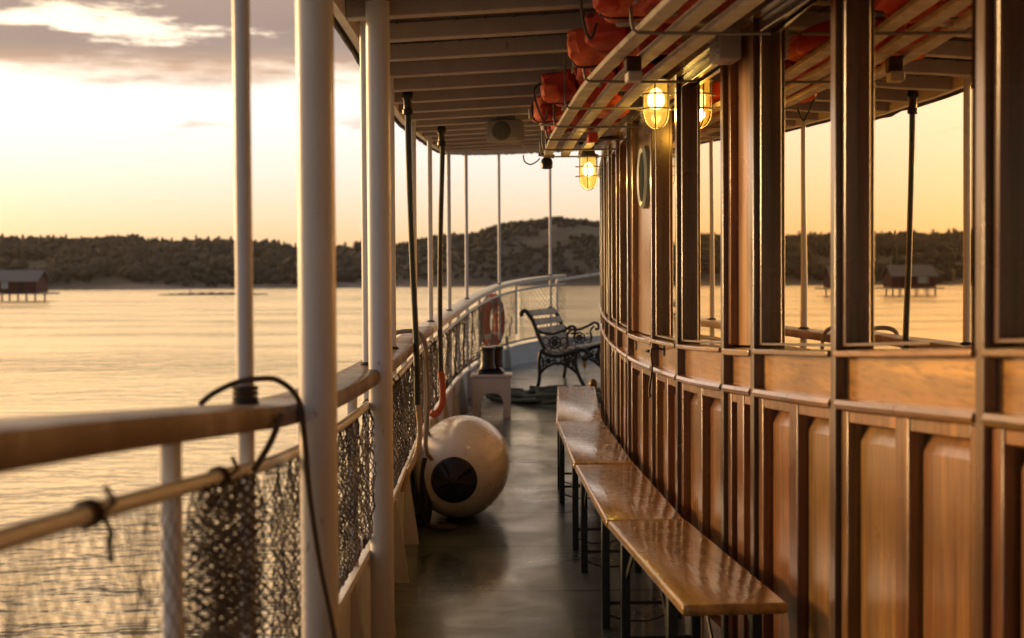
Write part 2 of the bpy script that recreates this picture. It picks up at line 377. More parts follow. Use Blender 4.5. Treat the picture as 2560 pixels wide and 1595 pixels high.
# terrain
t = NT('hillside')
v = t.coord((1, 1, 1))
n1 = t.noise(v, 0.035, 8, 0.65); n2 = t.noise(v, 0.11, 8, 0.75)
c = t.mix(t.ramp(n1, [(0.50, 0.0), (0.62, 1.0)]), (0.024, 0.020, 0.013), (0.056, 0.045, 0.037))
c = t.mix(t.ramp(n2, [(0.44, 0.0), (0.56, 0.85)]), c, (0.022, 0.020, 0.013))
sx = t.n.new('ShaderNodeSeparateXYZ'); t.l.new(v, sx.inputs[0])
lo = t.n.new('ShaderNodeMapRange'); t.l.new(t.math('ADD', sx.outputs[2], t.math('MULTIPLY', n1, -8.0)), lo.inputs[0])
for i, q in ((1, -5.6), (2, -3.2), (3, 1.0), (4, 0.0)): lo.inputs[i].default_value = q
c = t.mix(lo.outputs[0], c, t.mix(n2, (0.20, 0.165, 0.15), (0.09, 0.072, 0.062)))
t.set(Base_Color=c, Roughness=0.9); t.bump(n2, 0.6, 1.5)
t = NT('skerry_rock'); t.set(Base_Color=(0.07, 0.06, 0.05), Roughness=0.8)
t = NT('foliage')
n1 = t.noise(t.coord((1, 1, 1)), 0.09, 5, 0.7)
t.set(Base_Color=t.ramp(n1, [(0.3, (0.016, 0.014, 0.009)), (0.6, (0.026, 0.023, 0.013)), (0.8, (0.038, 0.032, 0.018))]), Roughness=0.9)

# ------------------------------------------------------------------ mesh builder
ROOT = {}


class MB:
    def __init__(s): s.v = []; s.f = []

    def box(s, c, size, X=None, Y=None, Z=None):
        c = Vector(c); X = Vector(X or (1, 0, 0)).normalized(); Y = Vector(Y or (0, 1, 0)).normalized(); Z = Vector(Z or (0, 0, 1)).normalized()
        b = len(s.v); hx, hy, hz = (q / 2 for q in size)
        for i in (-1, 1):
            for j in (-1, 1):
                for k in (-1, 1): s.v.append(c + X * (i * hx) + Y * (j * hy) + Z * (k * hz))
        s.f += [tuple(b + q for q in fc) for fc in ((0, 1, 3, 2), (4, 6, 7, 5), (0, 4, 5, 1), (2, 3, 7, 6), (0, 2, 6, 4), (1, 5, 7, 3))]
        return s

    def beam(s, a, b, w, h, up=(0, 0, 1)):
        a, b = Vector(a), Vector(b); d = (b - a); L = d.length; d.normalize()
        x = d.cross(Vector(up)).normalized(); z = x.cross(d).normalized()
        return s.box((a + b) / 2, (w, L, h), x, d, z)

    def tube(s, pts, r, n=10, closed=False, caps=True):
        pts = [Vector(p) for p in pts]; m_ = len(pts)
        rr = r if isinstance(r, (list, tuple)) else [r] * m_
        tg = []
        for i in range(m_):
            if closed: d = pts[(i + 1) % m_] - pts[i - 1]
            else: d = pts[min(i + 1, m_ - 1)] - pts[max(i - 1, 0)]
            tg.append(d.normalized() if d.length > 1e-9 else Vector((0, 0, 1)))
        ref = Vector((0, 0, 1)) if abs(tg[0].z) < 0.9 else Vector((1, 0, 0))
        x = tg[0].cross(ref).normalized(); b = len(s.v)
        for i in range(m_):
            x = (x - tg[i] * x.dot(tg[i]))
            x = x.normalized() if x.length > 1e-6 else tg[i].orthogonal().normalized()
            y = tg[i].cross(x)
            for k in range(n):
                a = 2 * math.pi * k / n
                s.v.append(pts[i] + (x * math.cos(a) + y * math.sin(a)) * rr[i])
        for i in range(m_ if closed else m_ - 1):
            i2 = (i + 1) % m_
            for k in range(n):
                k2 = (k + 1) % n
                s.f.append((b + i * n + k, b + i * n + k2, b + i2 * n + k2, b + i2 * n + k))
        if caps and not closed:
            s.f.append(tuple(b + k for k in reversed(range(n)))); s.f.append(tuple(b + (m_ - 1) * n + k for k in range(n)))
        return s

    def lathe(s, prof, n=24, o=(0, 0, 0), X=(1, 0, 0), Y=(0, 1, 0), Z=(0, 0, 1), caps=True):
        o, X, Y, Z = Vector(o), Vector(X), Vector(Y), Vector(Z); b = len(s.v); m_ = len(prof)
        for r, z in prof:
            for k in range(n):
                a = 2 * math.pi * k / n
                s.v.append(o + Z * z + (X * math.cos(a) + Y * math.sin(a)) * r)
        for i in range(m_ - 1):
            for k in range(n):
                k2 = (k + 1) % n
                s.f.append((b + i * n + k, b + i * n + k2, b + (i + 1) * n + k2, b + (i + 1) * n + k))
        if caps:
            s.f.append(tuple(b + k for k in reversed(range(n)))); s.f.append(tuple(b + (m_ - 1) * n + k for k in range(n)))
        return s

    def strip(s, rings, closed_ring=True, caps=True):
        """rings: list of equal-length point lists, joined in order"""
        b = len(s.v); n = len(rings[0])
        for rg in rings: s.v += [Vector(p) for p in rg]
        for i in range(len(rings) - 1):
            for k in range(n if closed_ring else n - 1):
                k2 = (k + 1) % n
                s.f.append((b + i * n + k, b + i * n + k2, b + (i + 1) * n + k2, b + (i + 1) * n + k))
        if caps and closed_ring:
            s.f.append(tuple(b + k for k in reversed(range(n)))); s.f.append(tuple(b + (len(rings) - 1) * n + k for k in range(n)))
        return s

    def build(s, name, mat, parent=None, bevel=0.0, angle=38, seg=2):
        me = bpy.data.meshes.new(name)
        off = ROOT.get(parent.name, Vector((0, 0, 0))) if parent else Vector((0, 0, 0))
        me.from_pydata([tuple(p - off) for p in s.v], [], s.f); me.update()
        o = bpy.data.objects.new(name, me); COL.objects.link(o)
        me.materials.append(MAT[mat])
        me.polygons.foreach_set('use_smooth', [True] * len(me.polygons)); me.set_sharp_from_angle(angle=R(angle))
        if bevel:
            bm = o.modifiers.new('bevel', 'BEVEL'); bm.width = bevel; bm.segments = seg; bm.limit_method = 'ANGLE'; bm.angle_limit = R(40)
        if parent: o.parent = parent; ROOT[o.name] = off
        return o


def tag(o, label=None, cat=None, group=None, kind=None):
    if label: o['label'] = label
    if cat: o['category'] = cat
    if group: o['group'] = group
    if kind: o['kind'] = kind
    return o


def thing(name, loc, label, cat, group=None, rz=0.0):
    o = bpy.data.objects.new(name, None); COL.objects.link(o); o.location = loc; o.rotation_euler = (0, 0, rz); o.empty_display_size = 0.1
    ROOT[o.name] = Vector(loc)
    return tag(o, label, cat, group)


def local_thing(name, label, cat, group=None):
    o = thing(name, (0, 0, 0), label, cat, group); return o


def copy_tree(o, parent=None):
    c = o.copy(); COL.objects.link(c)
    if parent: c.parent = parent
    for ch in list(o.children): copy_tree(ch, c)
    return c


def spline(pts, n=12):
    """Catmull-Rom through points (any dimension) -> list of np arrays"""
    P = [np.array(p, float) for p in pts]; P = [2 * P[0] - P[1]] + P + [2 * P[-1] - P[-2]]; out = []
    for i in range(1, len(P) - 2):
        p0, p1, p2, p3 = P[i - 1:i + 3]
        for k in range(n):
            u = k / n
            out.append(0.5 * (2 * p1 + (p2 - p0) * u + (2 * p0 - 5 * p1 + 4 * p2 - p3) * u * u + (3 * p1 - p0 - 3 * p2 + p3) * u ** 3))
    out.append(P[-2]); return out


def curve_fn(tab):
    d = spline(tab, 10); xs = [p[0] for p in d]; ys = [p[1] for p in d]
    return lambda q: float(np.interp(q, xs, ys))


S = curve_fn([(0.3, .25), (1.3, .20), (2.0, .165), (2.7, .13), (3.56, .083), (4.34, .05), (5.4, .012), (6.5, -.004), (7.25, -.004), (9.2, .028), (10.8, .07), (12.4, .135), (14.5, .24), (16.2, .31), (18, .37), (22, .5)])
SD = curve_fn([(0.3, 0.0), (3, 0.0), (6, 0.0), (8.5, 0.0), (9.8, .015), (11, .05), (12.4, .125), (14.5, .225), (16.2, .30), (18, .36), (22, .5)])
ZC = curve_fn([(0.3, 2.20), (4, 2.20), (7, 2.215), (8.2, 2.24), (9.6, 2.29), (11.5, 2.365), (13.6, 2.53), (16.2, 2.74), (17.8, 2.87), (20, 3.05)])

# ------------------------------------------------------------------ water, terrain
WZ = -1.66
mb = MB(); q = 9000
mb.v = [Vector((-q, -q, WZ)), Vector((q, -q, WZ)), Vector((q, q, WZ)), Vector((-q, q, WZ))]; mb.f = [(0, 1, 2, 3)]
tag(mb.build('water', 'sea_water'), kind='structure')

ridge_px = [(-9000, 606), (-4000, 600), (-2500, 612), (-1500, 603), (-700, 612), (-300, 606), (0, 609), (140, 606), (350, 605), (372, 616), (520, 612), (600, 614), (680, 617), (740, 629), (850, 630), (930, 626), (987, 623), (1040, 611),
            (1086, 601), (1133, 595), (1179, 596), (1214, 585), (1246, 572), (1307, 567), (1348, 563), (1395, 557), (1432, 562), (1490, 566), (1700, 575), (2100, 590), (4000, 605), (9000, 610)]
rx = [p[0] for p in ridge_px]; ry = [p[1] for p in ridge_px]


def fbm(x, y, o=4):
    return mnoise.fractal(Vector((x, y, 0.37)), 0.9, 2.1, o)


def terrain(az, t):
    px = 1280 + FPX * math.tan(max(-1.35, min(1.35, az)))
    ridge = (697 - 0.006 * (px - 1280) - np.interp(px, rx, ry)) / FPX * math.cos(min(abs(az), .4)) if abs(px) < 9000 else 0.024
    if px < 900: ridge -= 0.0022                      # room for the tree tops
    rr = 860.0; r0 = 545 + 25 * math.sin(az * 9 + 1) + 8 * math.sin(az * 57)
    r = r0 + (rr - r0) * t
    top = ridge * rr + 3.0
    prof = 1 - (1 - min(1, t)) ** (1.7 if px < 900 else 2.2) if t <= 1 else 1 - 0.5 * (t - 1)
    x, y = r * math.sin(az), r * math.cos(az)
    rough = (2.2 if px > 900 else 1.2) * (fbm(x / 60, y / 60) + 0.5 * fbm(x / 17, y / 17)) * min(1, t * 3) * max(0.12, 1 - 0.9 * min(1, t) ** 2)
    z = WZ - 0.4 + top * prof + rough
    if t > 0: z = max(z, WZ + 0.2)
    return Vector((x, y, z))


mb = MB(); NA, NT_ = 700, 34
for i in range(NA + 1):
    az = R(-88) + R(126) * i / NA
    for j in range(NT_ + 1): mb.v.append(terrain(az, -0.03 + 1.35 * j / NT_))
for i in range(NA):
    for j in range(NT_):
        a = i * (NT_ + 1) + j; mb.f.append((a, a + NT_ + 1, a + NT_ + 2, a + 1))
tag(mb.build('hills', 'hillside', angle=180), kind='structure')


def ico():
    g = (1 + 5 ** .5) / 2
    v = [(-1, g, 0), (1, g, 0), (-1, -g, 0), (1, -g, 0), (0, -1, g), (0, 1, g), (0, -1, -g), (0, 1, -g), (g, 0, -1), (g, 0, 1), (-g, 0, -1), (-g, 0, 1)]
    f = [(0, 11, 5), (0, 5, 1), (0, 1, 7), (0, 7, 10), (0, 10, 11), (1, 5, 9), (5, 11, 4), (11, 10, 2), (10, 7, 6), (7, 1, 8), (3, 9, 4), (3, 4, 2), (3, 2, 6), (3, 6, 8), (3, 8, 9), (4, 9, 5), (2, 4, 11), (6, 2, 10), (8, 6, 7), (9, 8, 1)]
    v = [Vector(p).normalized() for p in v]; cache = {}; nf = []
    def mid(a, b):
        k = (min(a, b), max(a, b))
        if k not in cache: v.append(((v[a] + v[b]) / 2).normalized()); cache[k] = len(v) - 1
        return cache[k]
    for a, b, c in f:
        ab, bc, ca = mid(a, b), mid(b, c), mid(c, a); nf += [(a, ab, ca), (b, bc, ab), (c, ca, bc), (ab, bc, ca)]
    return np.array([tuple(p) for p in v]), np.array(nf)


rng = np.random.default_rng(5)
iv, ifc = ico(); VV = []; FF = []; base_i = 0


def clump(c, sx, sz):
    global base_i
    v = iv * (1 + rng.normal(0, 0.22, (len(iv), 1))) * np.array([sx, sx, sz]) + np.array(c)
    VV.append(v); FF.append(ifc + base_i); base_i += len(iv)


cnt = 0
while cnt < 13000:
    az = R(-62) + R(74) * rng.random(); px = 1280 + FPX * math.tan(az)
    t_ = rng.random() ** 0.8 * 1.02
    n_ = fbm(az * 26, t_ * 3.3 + 5)
    if px > 930:
        if n_ < -0.28 + 0.20 * (t_ > 0.7) or t_ < .05: continue
    else:
        if n_ < -0.55 or t_ < 0.05 + 0.04 * math.sin(az * 40): continue
    p = terrain(az, t_); cnt += 1
    h = (rng.uniform(2.8, 6.5) if px < 930 else rng.uniform(1.0, 3.2)) * (0.65 if t_ > .93 else 1)
    if rng.random() < 0.12 and px < 930:                                     # conifer
        for k in range(3): clump((p.x, p.y, p.z + h * (0.25 + 0.33 * k)), h * (0.24 - 0.065 * k), h * 0.28)
    else:
        for k in range(3):
            o_ = rng.normal(0, 0.22 * h, 2); clump((p.x + o_[0], p.y + o_[1], p.z + h * rng.uniform(0.2, 0.62)), h * rng.uniform(.25, .42), h * rng.uniform(.2, .36))
V = np.concatenate(VV); F = np.concatenate(FF)
me = bpy.data.meshes.new('shore_wood'); me.vertices.add(len(V)); me.vertices.foreach_set('co', V.ravel())
me.loops.add(F.size); me.loops.foreach_set('vertex_index', F.ravel().astype(np.int32)); me.polygons.add(len(F))
me.polygons.foreach_set('loop_start', np.arange(0, F.size, 3, dtype=np.int32)); me.update(calc_edges=True)
me.polygons.foreach_set('use_smooth', [True] * len(me.polygons)); me.materials.append(MAT['foliage'])
o = bpy.data.objects.new('shore_wood', me); COL.objects.link(o)
tag(o, 'dark trees and scrub covering the far shore hills in one mass', 'wood', kind='stuff')

# skerry, beacon, boathouse
mb = MB(); rings = []
for i in range(41):
    u = i / 40; p = at(395 + 275 * u, 738, 296); w = (1.9 * math.sin(math.pi * u) ** .6 + .05) * (1 + .3 * math.sin(i * 2.1)); hh_ = (0.36 * math.sin(math.pi * u) ** .8 + .02) * (1 + .35 * math.sin(i * 1.7))
    rings.append([(p.x, p.y - w, WZ - .3), (p.x, p.y - w * .7, WZ + hh_ * .8), (p.x, p.y, WZ + hh_ + .12), (p.x, p.y + w * .8, WZ + hh_ * .6), (p.x, p.y + w, WZ - .3)])
mb.strip(rings)
tag(mb.build('skerry', 'skerry_rock'), 'long low dark rock skerry awash in front of the far shore', 'rock')
for px_, h_, lb in ((476, 2.6, 'thin stake rising from the low skerry, the left one of two'), (598, 3.6, 'thin stake beside the white post, right end of the low skerry')):
    p = at(px_, 738, 295); mb = MB().tube([(p.x, p.y, WZ - .5), (p.x + .1, p.y, WZ + h_)], [.09, .06], 6)
    tag(mb.build('marker_stake', 'dock_wood'), lb, 'stake', 'stakes in the water by the skerry')
p = at(665, 716, 556); th = thing('shore_beacon', (p.x, p.y, WZ + .9), 'small white beacon hut on the rocks of the far shore', 'beacon')
MB().lathe([(1.0, -1.5), (1.0, 2.4), (0.85, 2.5)], 10, (p.x, p.y, WZ + .9)).build('tower', 'beacon_white', th)
MB().lathe([(1.1, 2.5), (1.1, 2.7), (.6, 3.2), (.1, 3.7)], 10, (p.x, p.y, WZ + .9)).build('lantern_roof', 'roof_grey', th)

BD = 222.0
def bh(px, py, d=0.0): return at(px, py, BD + d)
p0 = bh(40, 752); th = thing('boathouse', (p0.x, p0.y, WZ), 'red wooden boathouse with grey roof standing on piles in the water', 'boathouse')
xL, xR = bh(-16, 750).x, bh(90, 750).x
zf, ze, zt = bh(0, 732).z, bh(0, 703).z, bh(0, 677).z
dep = 6.0
mb = MB(); y0 = BD
mb.box(((xL + xR) / 2, y0 + dep / 2, (zf + ze) / 2), (xR - xL, dep, ze - zf))
b = len(mb.v); zr = zt - .12
for x in (xL, xR): mb.v += [Vector((x, y0, ze)), Vector((x, y0 + dep, ze)), Vector((x, y0 + dep / 2, zr))]
mb.f += [(b, b + 1, b + 2), (b + 3, b + 5, b + 4), (b, b + 2, b + 5, b + 3), (b + 1, b + 4, b + 5, b + 2)]
wall_o = mb.build('wall', 'boat_red', th)
mb = MB(); e_ = .45
for sgn in (-1, 1):
    ya = y0 + dep / 2; yb = y0 + dep / 2 + sgn * (dep / 2 + .4)
    mb.strip([[(x, ya, zt), (x, yb, ze - .15), (x, yb, ze - .02), (x, ya, zt + .14)] for x in (xL - e_, xR + e_)])
mb.build('roof', 'roof_grey', th)
for cx in (12,):
    p = bh(cx, 713); w_ = MB().box((p.x, y0 - .05, p.z), (.95, .12, 1.05)).build('window', 'window_white', th)
    MB().box((p.x, y0 - .12, p.z), (.72, .04, .82)).build('pane', 'porthole_rim', w_)
p = bh(53, 718); MB().box((p.x, y0 - .05, p.z), (.95, .1, 1.75)).build('door', 'dark_door', th)
xr2 = bh(116, 740).x
MB().box(((xL + xr2) / 2 - .5, y0 + dep / 2 - .3, zf - .16), (xr2 - xL + 1, dep + 1.8, .22)).build('platform', 'dock_wood', th)
for i, px_ in enumerate((-14, 5, 24, 45, 66, 88, 112)):
    for dd in (-.8, dep - .2):
        p = bh(px_, 740, dd); MB().tube([(p.x, p.y, WZ - 1), (p.x, p.y, zf - .28)], .14, 6).build('pile', 'dock_wood', th)

# ------------------------------------------------------------------ side rail path
RAIL = [(-.62, -9, 1.30), (-.60, -5, 1.29), (-.57, -1.5, 1.28), (-.56, .3, 1.25), (-.555, 1.3, 1.205), (-.53, 2.45, 1.122), (-.51, 2.95, 1.088), (-.50, 3.8, 1.058), (-.505, 4.95, 1.042), (-.53, 6.3, 1.032), (-.562, 8.2, 1.036), (-.548, 9.6, 1.052), (-.505, 11.5, 1.085),
        (-.43, 13.6, 1.149), (-.31, 15.1, 1.215), (-.14, 16.2, 1.280), (.13, 17.05, 1.335), (.477, 17.5, 1.378), (.64, 17.62, 1.39)]
RD = np.array(spline(RAIL, 14)); RS = np.concatenate([[0], np.cumsum(np.linalg.norm(np.diff(RD, axis=0), axis=1))])


def rail_s(Y): return float(np.interp(Y, RD[:, 1], RS))


def rail_at(s):
    p = Vector([float(np.interp(s, RS, RD[:, k])) for k in range(3)])
    a = Vector([float(np.interp(min(s + .03, RS[-1]), RS, RD[:, k])) for k in range(3)]); b = Vector([float(np.interp(max(s - .03, 0), RS, RD[:, k])) for k in range(3)])
    tg = (a - b).normalized(); inn = tg.cross(Vector((0, 0, 1))).normalized()       # inboard
    return p, tg, inn


def rail_sweep(mb, s0, s1, prof, step=.14):
    n = max(2, int((s1 - s0) / step)); rings = []
    for i in range(n + 1):
        p, tg, inn = rail_at(s0 + (s1 - s0) * i / n)
        rings.append([p + inn * a + Vector((0, 0, c)) for a, c in prof(i / n, p)])
    return mb.strip(rings)


SMAX = RS[-1]; s_join = rail_s(8.95)
cap = lambda u, p: [(-.062, -.040), (-.066, -.030), (-.062, -.004), (-.050, 0), (.050, 0), (.062, -.004), (.066, -.030), (.062, -.046), (.02, -.05), (-.04, -.05)]
railing = thing('side_railing', (RAIL[5][0], 4.95, S(4.95)), 'white pipe railing with wooden handrail curving along the deck edge to the bow', 'railing')
for a, b, mt in ((0.0, rail_s(2.95), 'handrail_wood'), (rail_s(2.95) + .004, rail_s(4.72), 'handrail_wood'), (rail_s(4.72) + .004, rail_s(6.72), 'handrail_wood'), (rail_s(6.72) + .004, s_join, 'handrail_wood'), (s_join + .004, rail_s(13.6), 'cream_paint'), (rail_s(13.6) + .004, SMAX, 'cream_paint')):
    rail_sweep(MB(), a, b, cap).build('handrail', mt, railing, angle=60)


def rail_pipe(mb, s0, s1, drop, r, inb=0.0):
    n = max(2, int((s1 - s0) / .15)); pts = []
    for i in range(n + 1):
        p, tg, inn = rail_at(s0 + (s1 - s0) * i / n); pts.append(p + inn * inb + Vector((0, 0, drop(p) if callable(drop) else drop)))
    return mb.tube(pts, r, 12)


MID = -.122
LOWF = curve_fn([(-9, -.56), (0, -.56), (10, -.56), (12, -.57), (14, -.64), (16, -.70), (17.7, -.74)])
def LOW(p): return LOWF(p.y)
rail_pipe(MB(), 0, SMAX, MID, .0135, .02).build('middle_rail', 'white_paint', railing)
rail_pipe(MB(), rail_s(2.2), SMAX, LOW, .0135, .01).build('lower_rail', 'white_paint', railing)
STAN = [1.3, 2.22, 3.42, 4.42, 5.6, 7.15, 8.9, 10.5, 12.5, 14.8, 16.85]
for Y in STAN:
    p, tg, inn = rail_at(rail_s(Y)); MB().tube([(p.x, p.y, SD(Y) + .36), (p.x, p.y, p.z - .05)], .0175, 14).build('stanchion', 'white_paint', railing)
# bulwark plate
bw = thing('bulwark', (RAIL[5][0], 4.95, S(4.95)), 'low white steel bulwark plate between deck and lower rail', 'bulwark')
def bprof(u, p):
    d = SD(p.y); top = LOWF(p.y) - .045
    return [(-.02, d - .3 - p.z), (-.02, top), (.025, top + .004), (.03, top - .012), (-.004, top - .022), (-.006, d - .3 - p.z)]
rail_sweep(MB(), 0, SMAX, bprof, .2).build('plate', 'white_paint', bw, angle=50)
for i in range(17):
    Y = 1.6 + i * .93; s_ = rail_s(Y)
    p, tg, inn = rail_at(s_); d = SD(Y); mb = MB(); q0 = p + inn * -.004
    rings = [[Vector((q0.x, q0.y, d - .02)) + tg * k, Vector((q0.x, q0.y, d - .02)) + tg * k + inn * .075, Vector((q0.x, q0.y, d + .1)) + tg * k + inn * .06, Vector((q0.x, q0.y, d + .37)) + tg * k + inn * .02, Vector((q0.x, q0.y, d + .37)) + tg * k] for k in (-.006, .006)]
    mb.strip(rings).build('bracket', 'white_paint', bw)

# canopy posts (thin) and columns (thick)
POSTS = [(2.75, 'thin white post with black rope round its foot, left of the thick foreground column'), (4.95, 'thin white post just left of the second thick column'), (6.3, 'thin white post hidden close behind the second thick column'), (8.2, 'thin white post behind the dark green hose'),
         (9.6, 'thin white post between the dark green hose and the red tipped hose'), (11.5, 'thin white post just right of the red tipped hose'), (13.6, 'thin white post rising left of the mooring bollard stand'), (16.2, 'thin white post standing in front of the orange lifebuoy'), (17.5, 'thin white post at the end of the handrail behind the iron bench')]
for Y, lb in POSTS:
    p, tg, inn = rail_at(rail_s(Y)); r_ = .0168
    top = ZC(Y) + .04
    th = thing('canopy_post', (p.x, p.y, S(Y)), lb, 'post', 'thin white canopy posts along the rail')
    MB().tube([(p.x, p.y, SD(Y) + .34), (p.x, p.y, top)], r_, 18).build('pipe', 'white_paint', th)
    MB().lathe([(.027, 0), (.027, .006), (.019, .012)], 16, (p.x, p.y, p.z)).build('collar', 'trim_black', th)
for X, Y, lb in ((-.405, 2.96, 'thick white column nearest the camera, out of focus'), (-.436, 4.7, 'thick white column second from the camera, with rust specks')):
    th = thing('canopy_column', (X, Y, SD(Y)), lb, 'column', 'thick white canopy columns')
    MB().tube([(X, Y, SD(Y) - .05), (X, Y, ZC(Y) + .05)], .0395, 32).build('pipe', 'white_paint', th)
    MB().lathe([(.075, 0), (.075, .012), (.042, .016)], 24, (X, Y, SD(Y))).build('foot_flange', 'white_paint', th)

# ------------------------------------------------------------------ nets
def net(name, s0, s1, z0f, z1f, cell, r, folds, label, wave=.02, inb=.028, seed=0, comp=1.0):
    """diamond net hung between two pipes: every cord is a thin three-sided tube"""
    mb = MB(); L = (s1 - s0) * comp; Hh = .43 if s0 < rail_s(13.6) else .55
    nu = max(3, int(L / cell)); nv = max(4, int(Hh / cell))
    def P(u, v):
        s_ = s0 + (s1 - s0) * u / nu
        p, tg, inn = rail_at(min(max(s_, 0), SMAX)); k = v / nv
        z = p.z + z0f + (z1f(p) - z0f) * k
        env = math.sin(math.pi * min(1, max(0, k))) ** .5
        off = inb + wave * env * math.sin(u * folds + seed + 1.3 * k) + .006 * mnoise.noise(Vector((u * .35, v * .7, seed))) * (1 + 2 * env)
        sg = cell * .13 * mnoise.noise(Vector((u * .5 + 9, v * .5, seed)))
        return p + inn * off + tg * sg + Vector((0, 0, z - p.z + cell * .10 * mnoise.noise(Vector((u * .6, v * .6, seed + 5)))))
    for d in (1, -1):
        for k in range(-nv, nu + nv + 1):
            pts = []
            for v in range(nv + 1):
                u = k + d * v if d == 1 else k + nv - v - nv * 0 - (0)
                u = k + d * v
                if 0 <= u <= nu: pts.append(P(u, v))
            if len(pts) > 1: mb.tube(pts, r, 3, caps=False)
    o = mb.build(name, 'net_cord'); tag(o, label, 'net', 'dark nets hung along the railing'); return o


def sY(a): return rail_s(a)
net('safety_net', sY(.9), sY(2.18), MID, LOW, .036, .0011, .5, 'loose open net in the lower left corner, left of the nearest short stanchion', wave=.02, seed=1)
net('safety_net', sY(2.26), sY(2.68), MID, LOW, .020, .0018, 1.1, 'densely bunched dark net right of the nearest short stanchion', wave=.035, seed=3, comp=1.9)
net('safety_net', sY(2.80), sY(3.35), MID, LOW, .024, .0015, .9, 'net hanging between the thin roped post and the thick foreground column', wave=.02, seed=4, comp=1.3)
net('safety_net', sY(3.5), sY(4.36), MID, LOW, .024, .0015, .8, 'net seen just right of the thick foreground column', wave=.02, seed=6, comp=1.3)
net('safety_net', sY(4.48), sY(5.55), MID, LOW, .026, .0020, .7, 'dark net just left of the second thick column', wave=.02, seed=8, comp=1.2)
net('safety_net', sY(5.65), sY(7.1), MID, LOW, .032, .0022, .6, 'net just right of the second thick column, left of the dark green hose', seed=9)
net('safety_net', sY(7.2), sY(8.85), MID, LOW, .034, .0022, .5, 'net behind the round fender, between the two hoses', seed=11)
net('safety_net', sY(8.95), sY(10.45), MID, LOW, .036, .0022, .5, 'net right of the red tipped hose', seed=12)
net('safety_net', sY(10.55), sY(13.55), MID, LOW, .062, .0023, .4, 'net to the left of the mooring bollard stand', seed=13)
net('safety_net', sY(13.65), sY(16.8), MID, LOW, .060, .0026, .4, 'net in front of the orange lifebuoy at the curve of the bow', seed=14)
net('safety_net', sY(16.9), SMAX, MID, LOW, .060, .0028, .4, 'net on the last length of railing behind the iron bench', seed=15)
# lashings that tie the nets
for Y, lb in ((1.75, 'knotted dark lashing on the middle rail, left of the nearest short stanchion'), (2.45, 'knotted dark lashing on the middle rail right of the nearest short stanchion'), (4.75, 'knotted lashing on the middle rail beside the second thick column'), (5.9, 'knotted lashing on the middle rail right of the second column'), (9.2, 'knotted lashing on the middle rail by the red tipped hose')):
    p, tg, inn = rail_at(rail_s(Y)); c = p + inn * .02 + Vector((0, 0, MID)); mb = MB()
    for k in range(3):
        ring = [c + tg * (k * .011 - .011 + .004 * math.sin(a)) + (inn * math.cos(a) + Vector((0, 0, 1)) * math.sin(a)) * .0162 for a in np.linspace(0, 2 * math.pi, 12, endpoint=False)]
        mb.tube(ring, .0034, 6, closed=True)
    mb.tube([c + inn * .018, c + inn * .03 + Vector((0, 0, -.02)), c + inn * .024 + tg * .012 + Vector((0, 0, -.06))], .004, 6)
    mb.tube([c + inn * .018, c + inn * .035 + Vector((0, 0, .015)), c + inn * .03 - tg * .02 + Vector((0, 0, .035))], .004, 6)
    tag(mb.build('lashing', 'rope_dark'), lb, 'rope', 'lashings tying the nets to the rail')

# ropes over the rail
def rope(pts, r, mat, label, name='rope', n=14):
    o = MB().tube(spline([tuple(p) for p in pts], 10), r, 8).build(name, mat); return tag(o, label, 'rope')
p, tg, inn = rail_at(rail_s(2.75)); Zv = Vector((0, 0, 1))
mb = MB()
arc = [p - tg * .12 - inn * .055 + Zv * .004, p - tg * .09 - inn * .04 + Zv * .022, p - tg * .04 - inn * .01 + Zv * .042, p - tg * .02 + inn * .03 + Zv * .050, p + inn * .055 + tg * .05 + Zv * .046, p + inn * .082 + tg * .10 + Zv * .01, p + inn * .090 + tg * .12 - Zv * .06,
       p + inn * .096 + tg * .135 - Zv * .18, p + inn * .115 + tg * .15 - Zv * .34, p + inn * .15 + tg * .17 - Zv * .56, p + inn * .17 + tg * .18 - Zv * .9]
mb.tube(spline([tuple(q) for q in arc], 8), .0058, 8)
for k in range(3):
    mb.tube([p + (tg * math.cos(a) + inn * math.sin(a)) * .0205 + Zv * (.012 + k * .010) for a in np.linspace(0, 2 * math.pi, 14, endpoint=False)], .0052, 6, closed=True)
mb.tube(spline([tuple(q) for q in (p - tg * .02 + inn * .075 - Zv * .02, p - tg * .10 + inn * .07 - Zv * .07, p - tg * .13 + inn * .045 - Zv * .12)], 6), .0066, 8)
tag(mb.build('mooring_rope', 'rope_dark'), 'black rope wound round the thin post foot and falling past the thick foreground column', 'rope')
p, tg, inn = rail_at(rail_s(7.55))
arc = [p - tg * .05 - inn * .095 - Zv * .06, p - inn * .085 + Zv * .008, p - inn * .03 + Zv * .03, p + inn * .045 + Zv * .026, p + inn * .088 - Zv * .02, p + inn * .10 - Zv * .14, p + inn * .105 - Zv * .34, p + inn * .09 - Zv * .58, p + inn * .12 - Zv * .66 + tg * .05]
rope(arc, .0125, 'rope_pale', 'thick grey rope arched over the handrail behind the dark green hose')
p, tg, inn = rail_at(rail_s(7.9))
rope([p + inn * .07 - Zv * .10, p + inn * .075 - Zv * .3, p + inn * .08 - Zv * .52, p + inn * .16 - Zv * .62, p + inn * .30 - Zv * .60, p + inn * .40 - Zv * .585], .0085, 'rope_pale', 'pale braided rope leading from the railing down to the round fender', 'fender_rope')

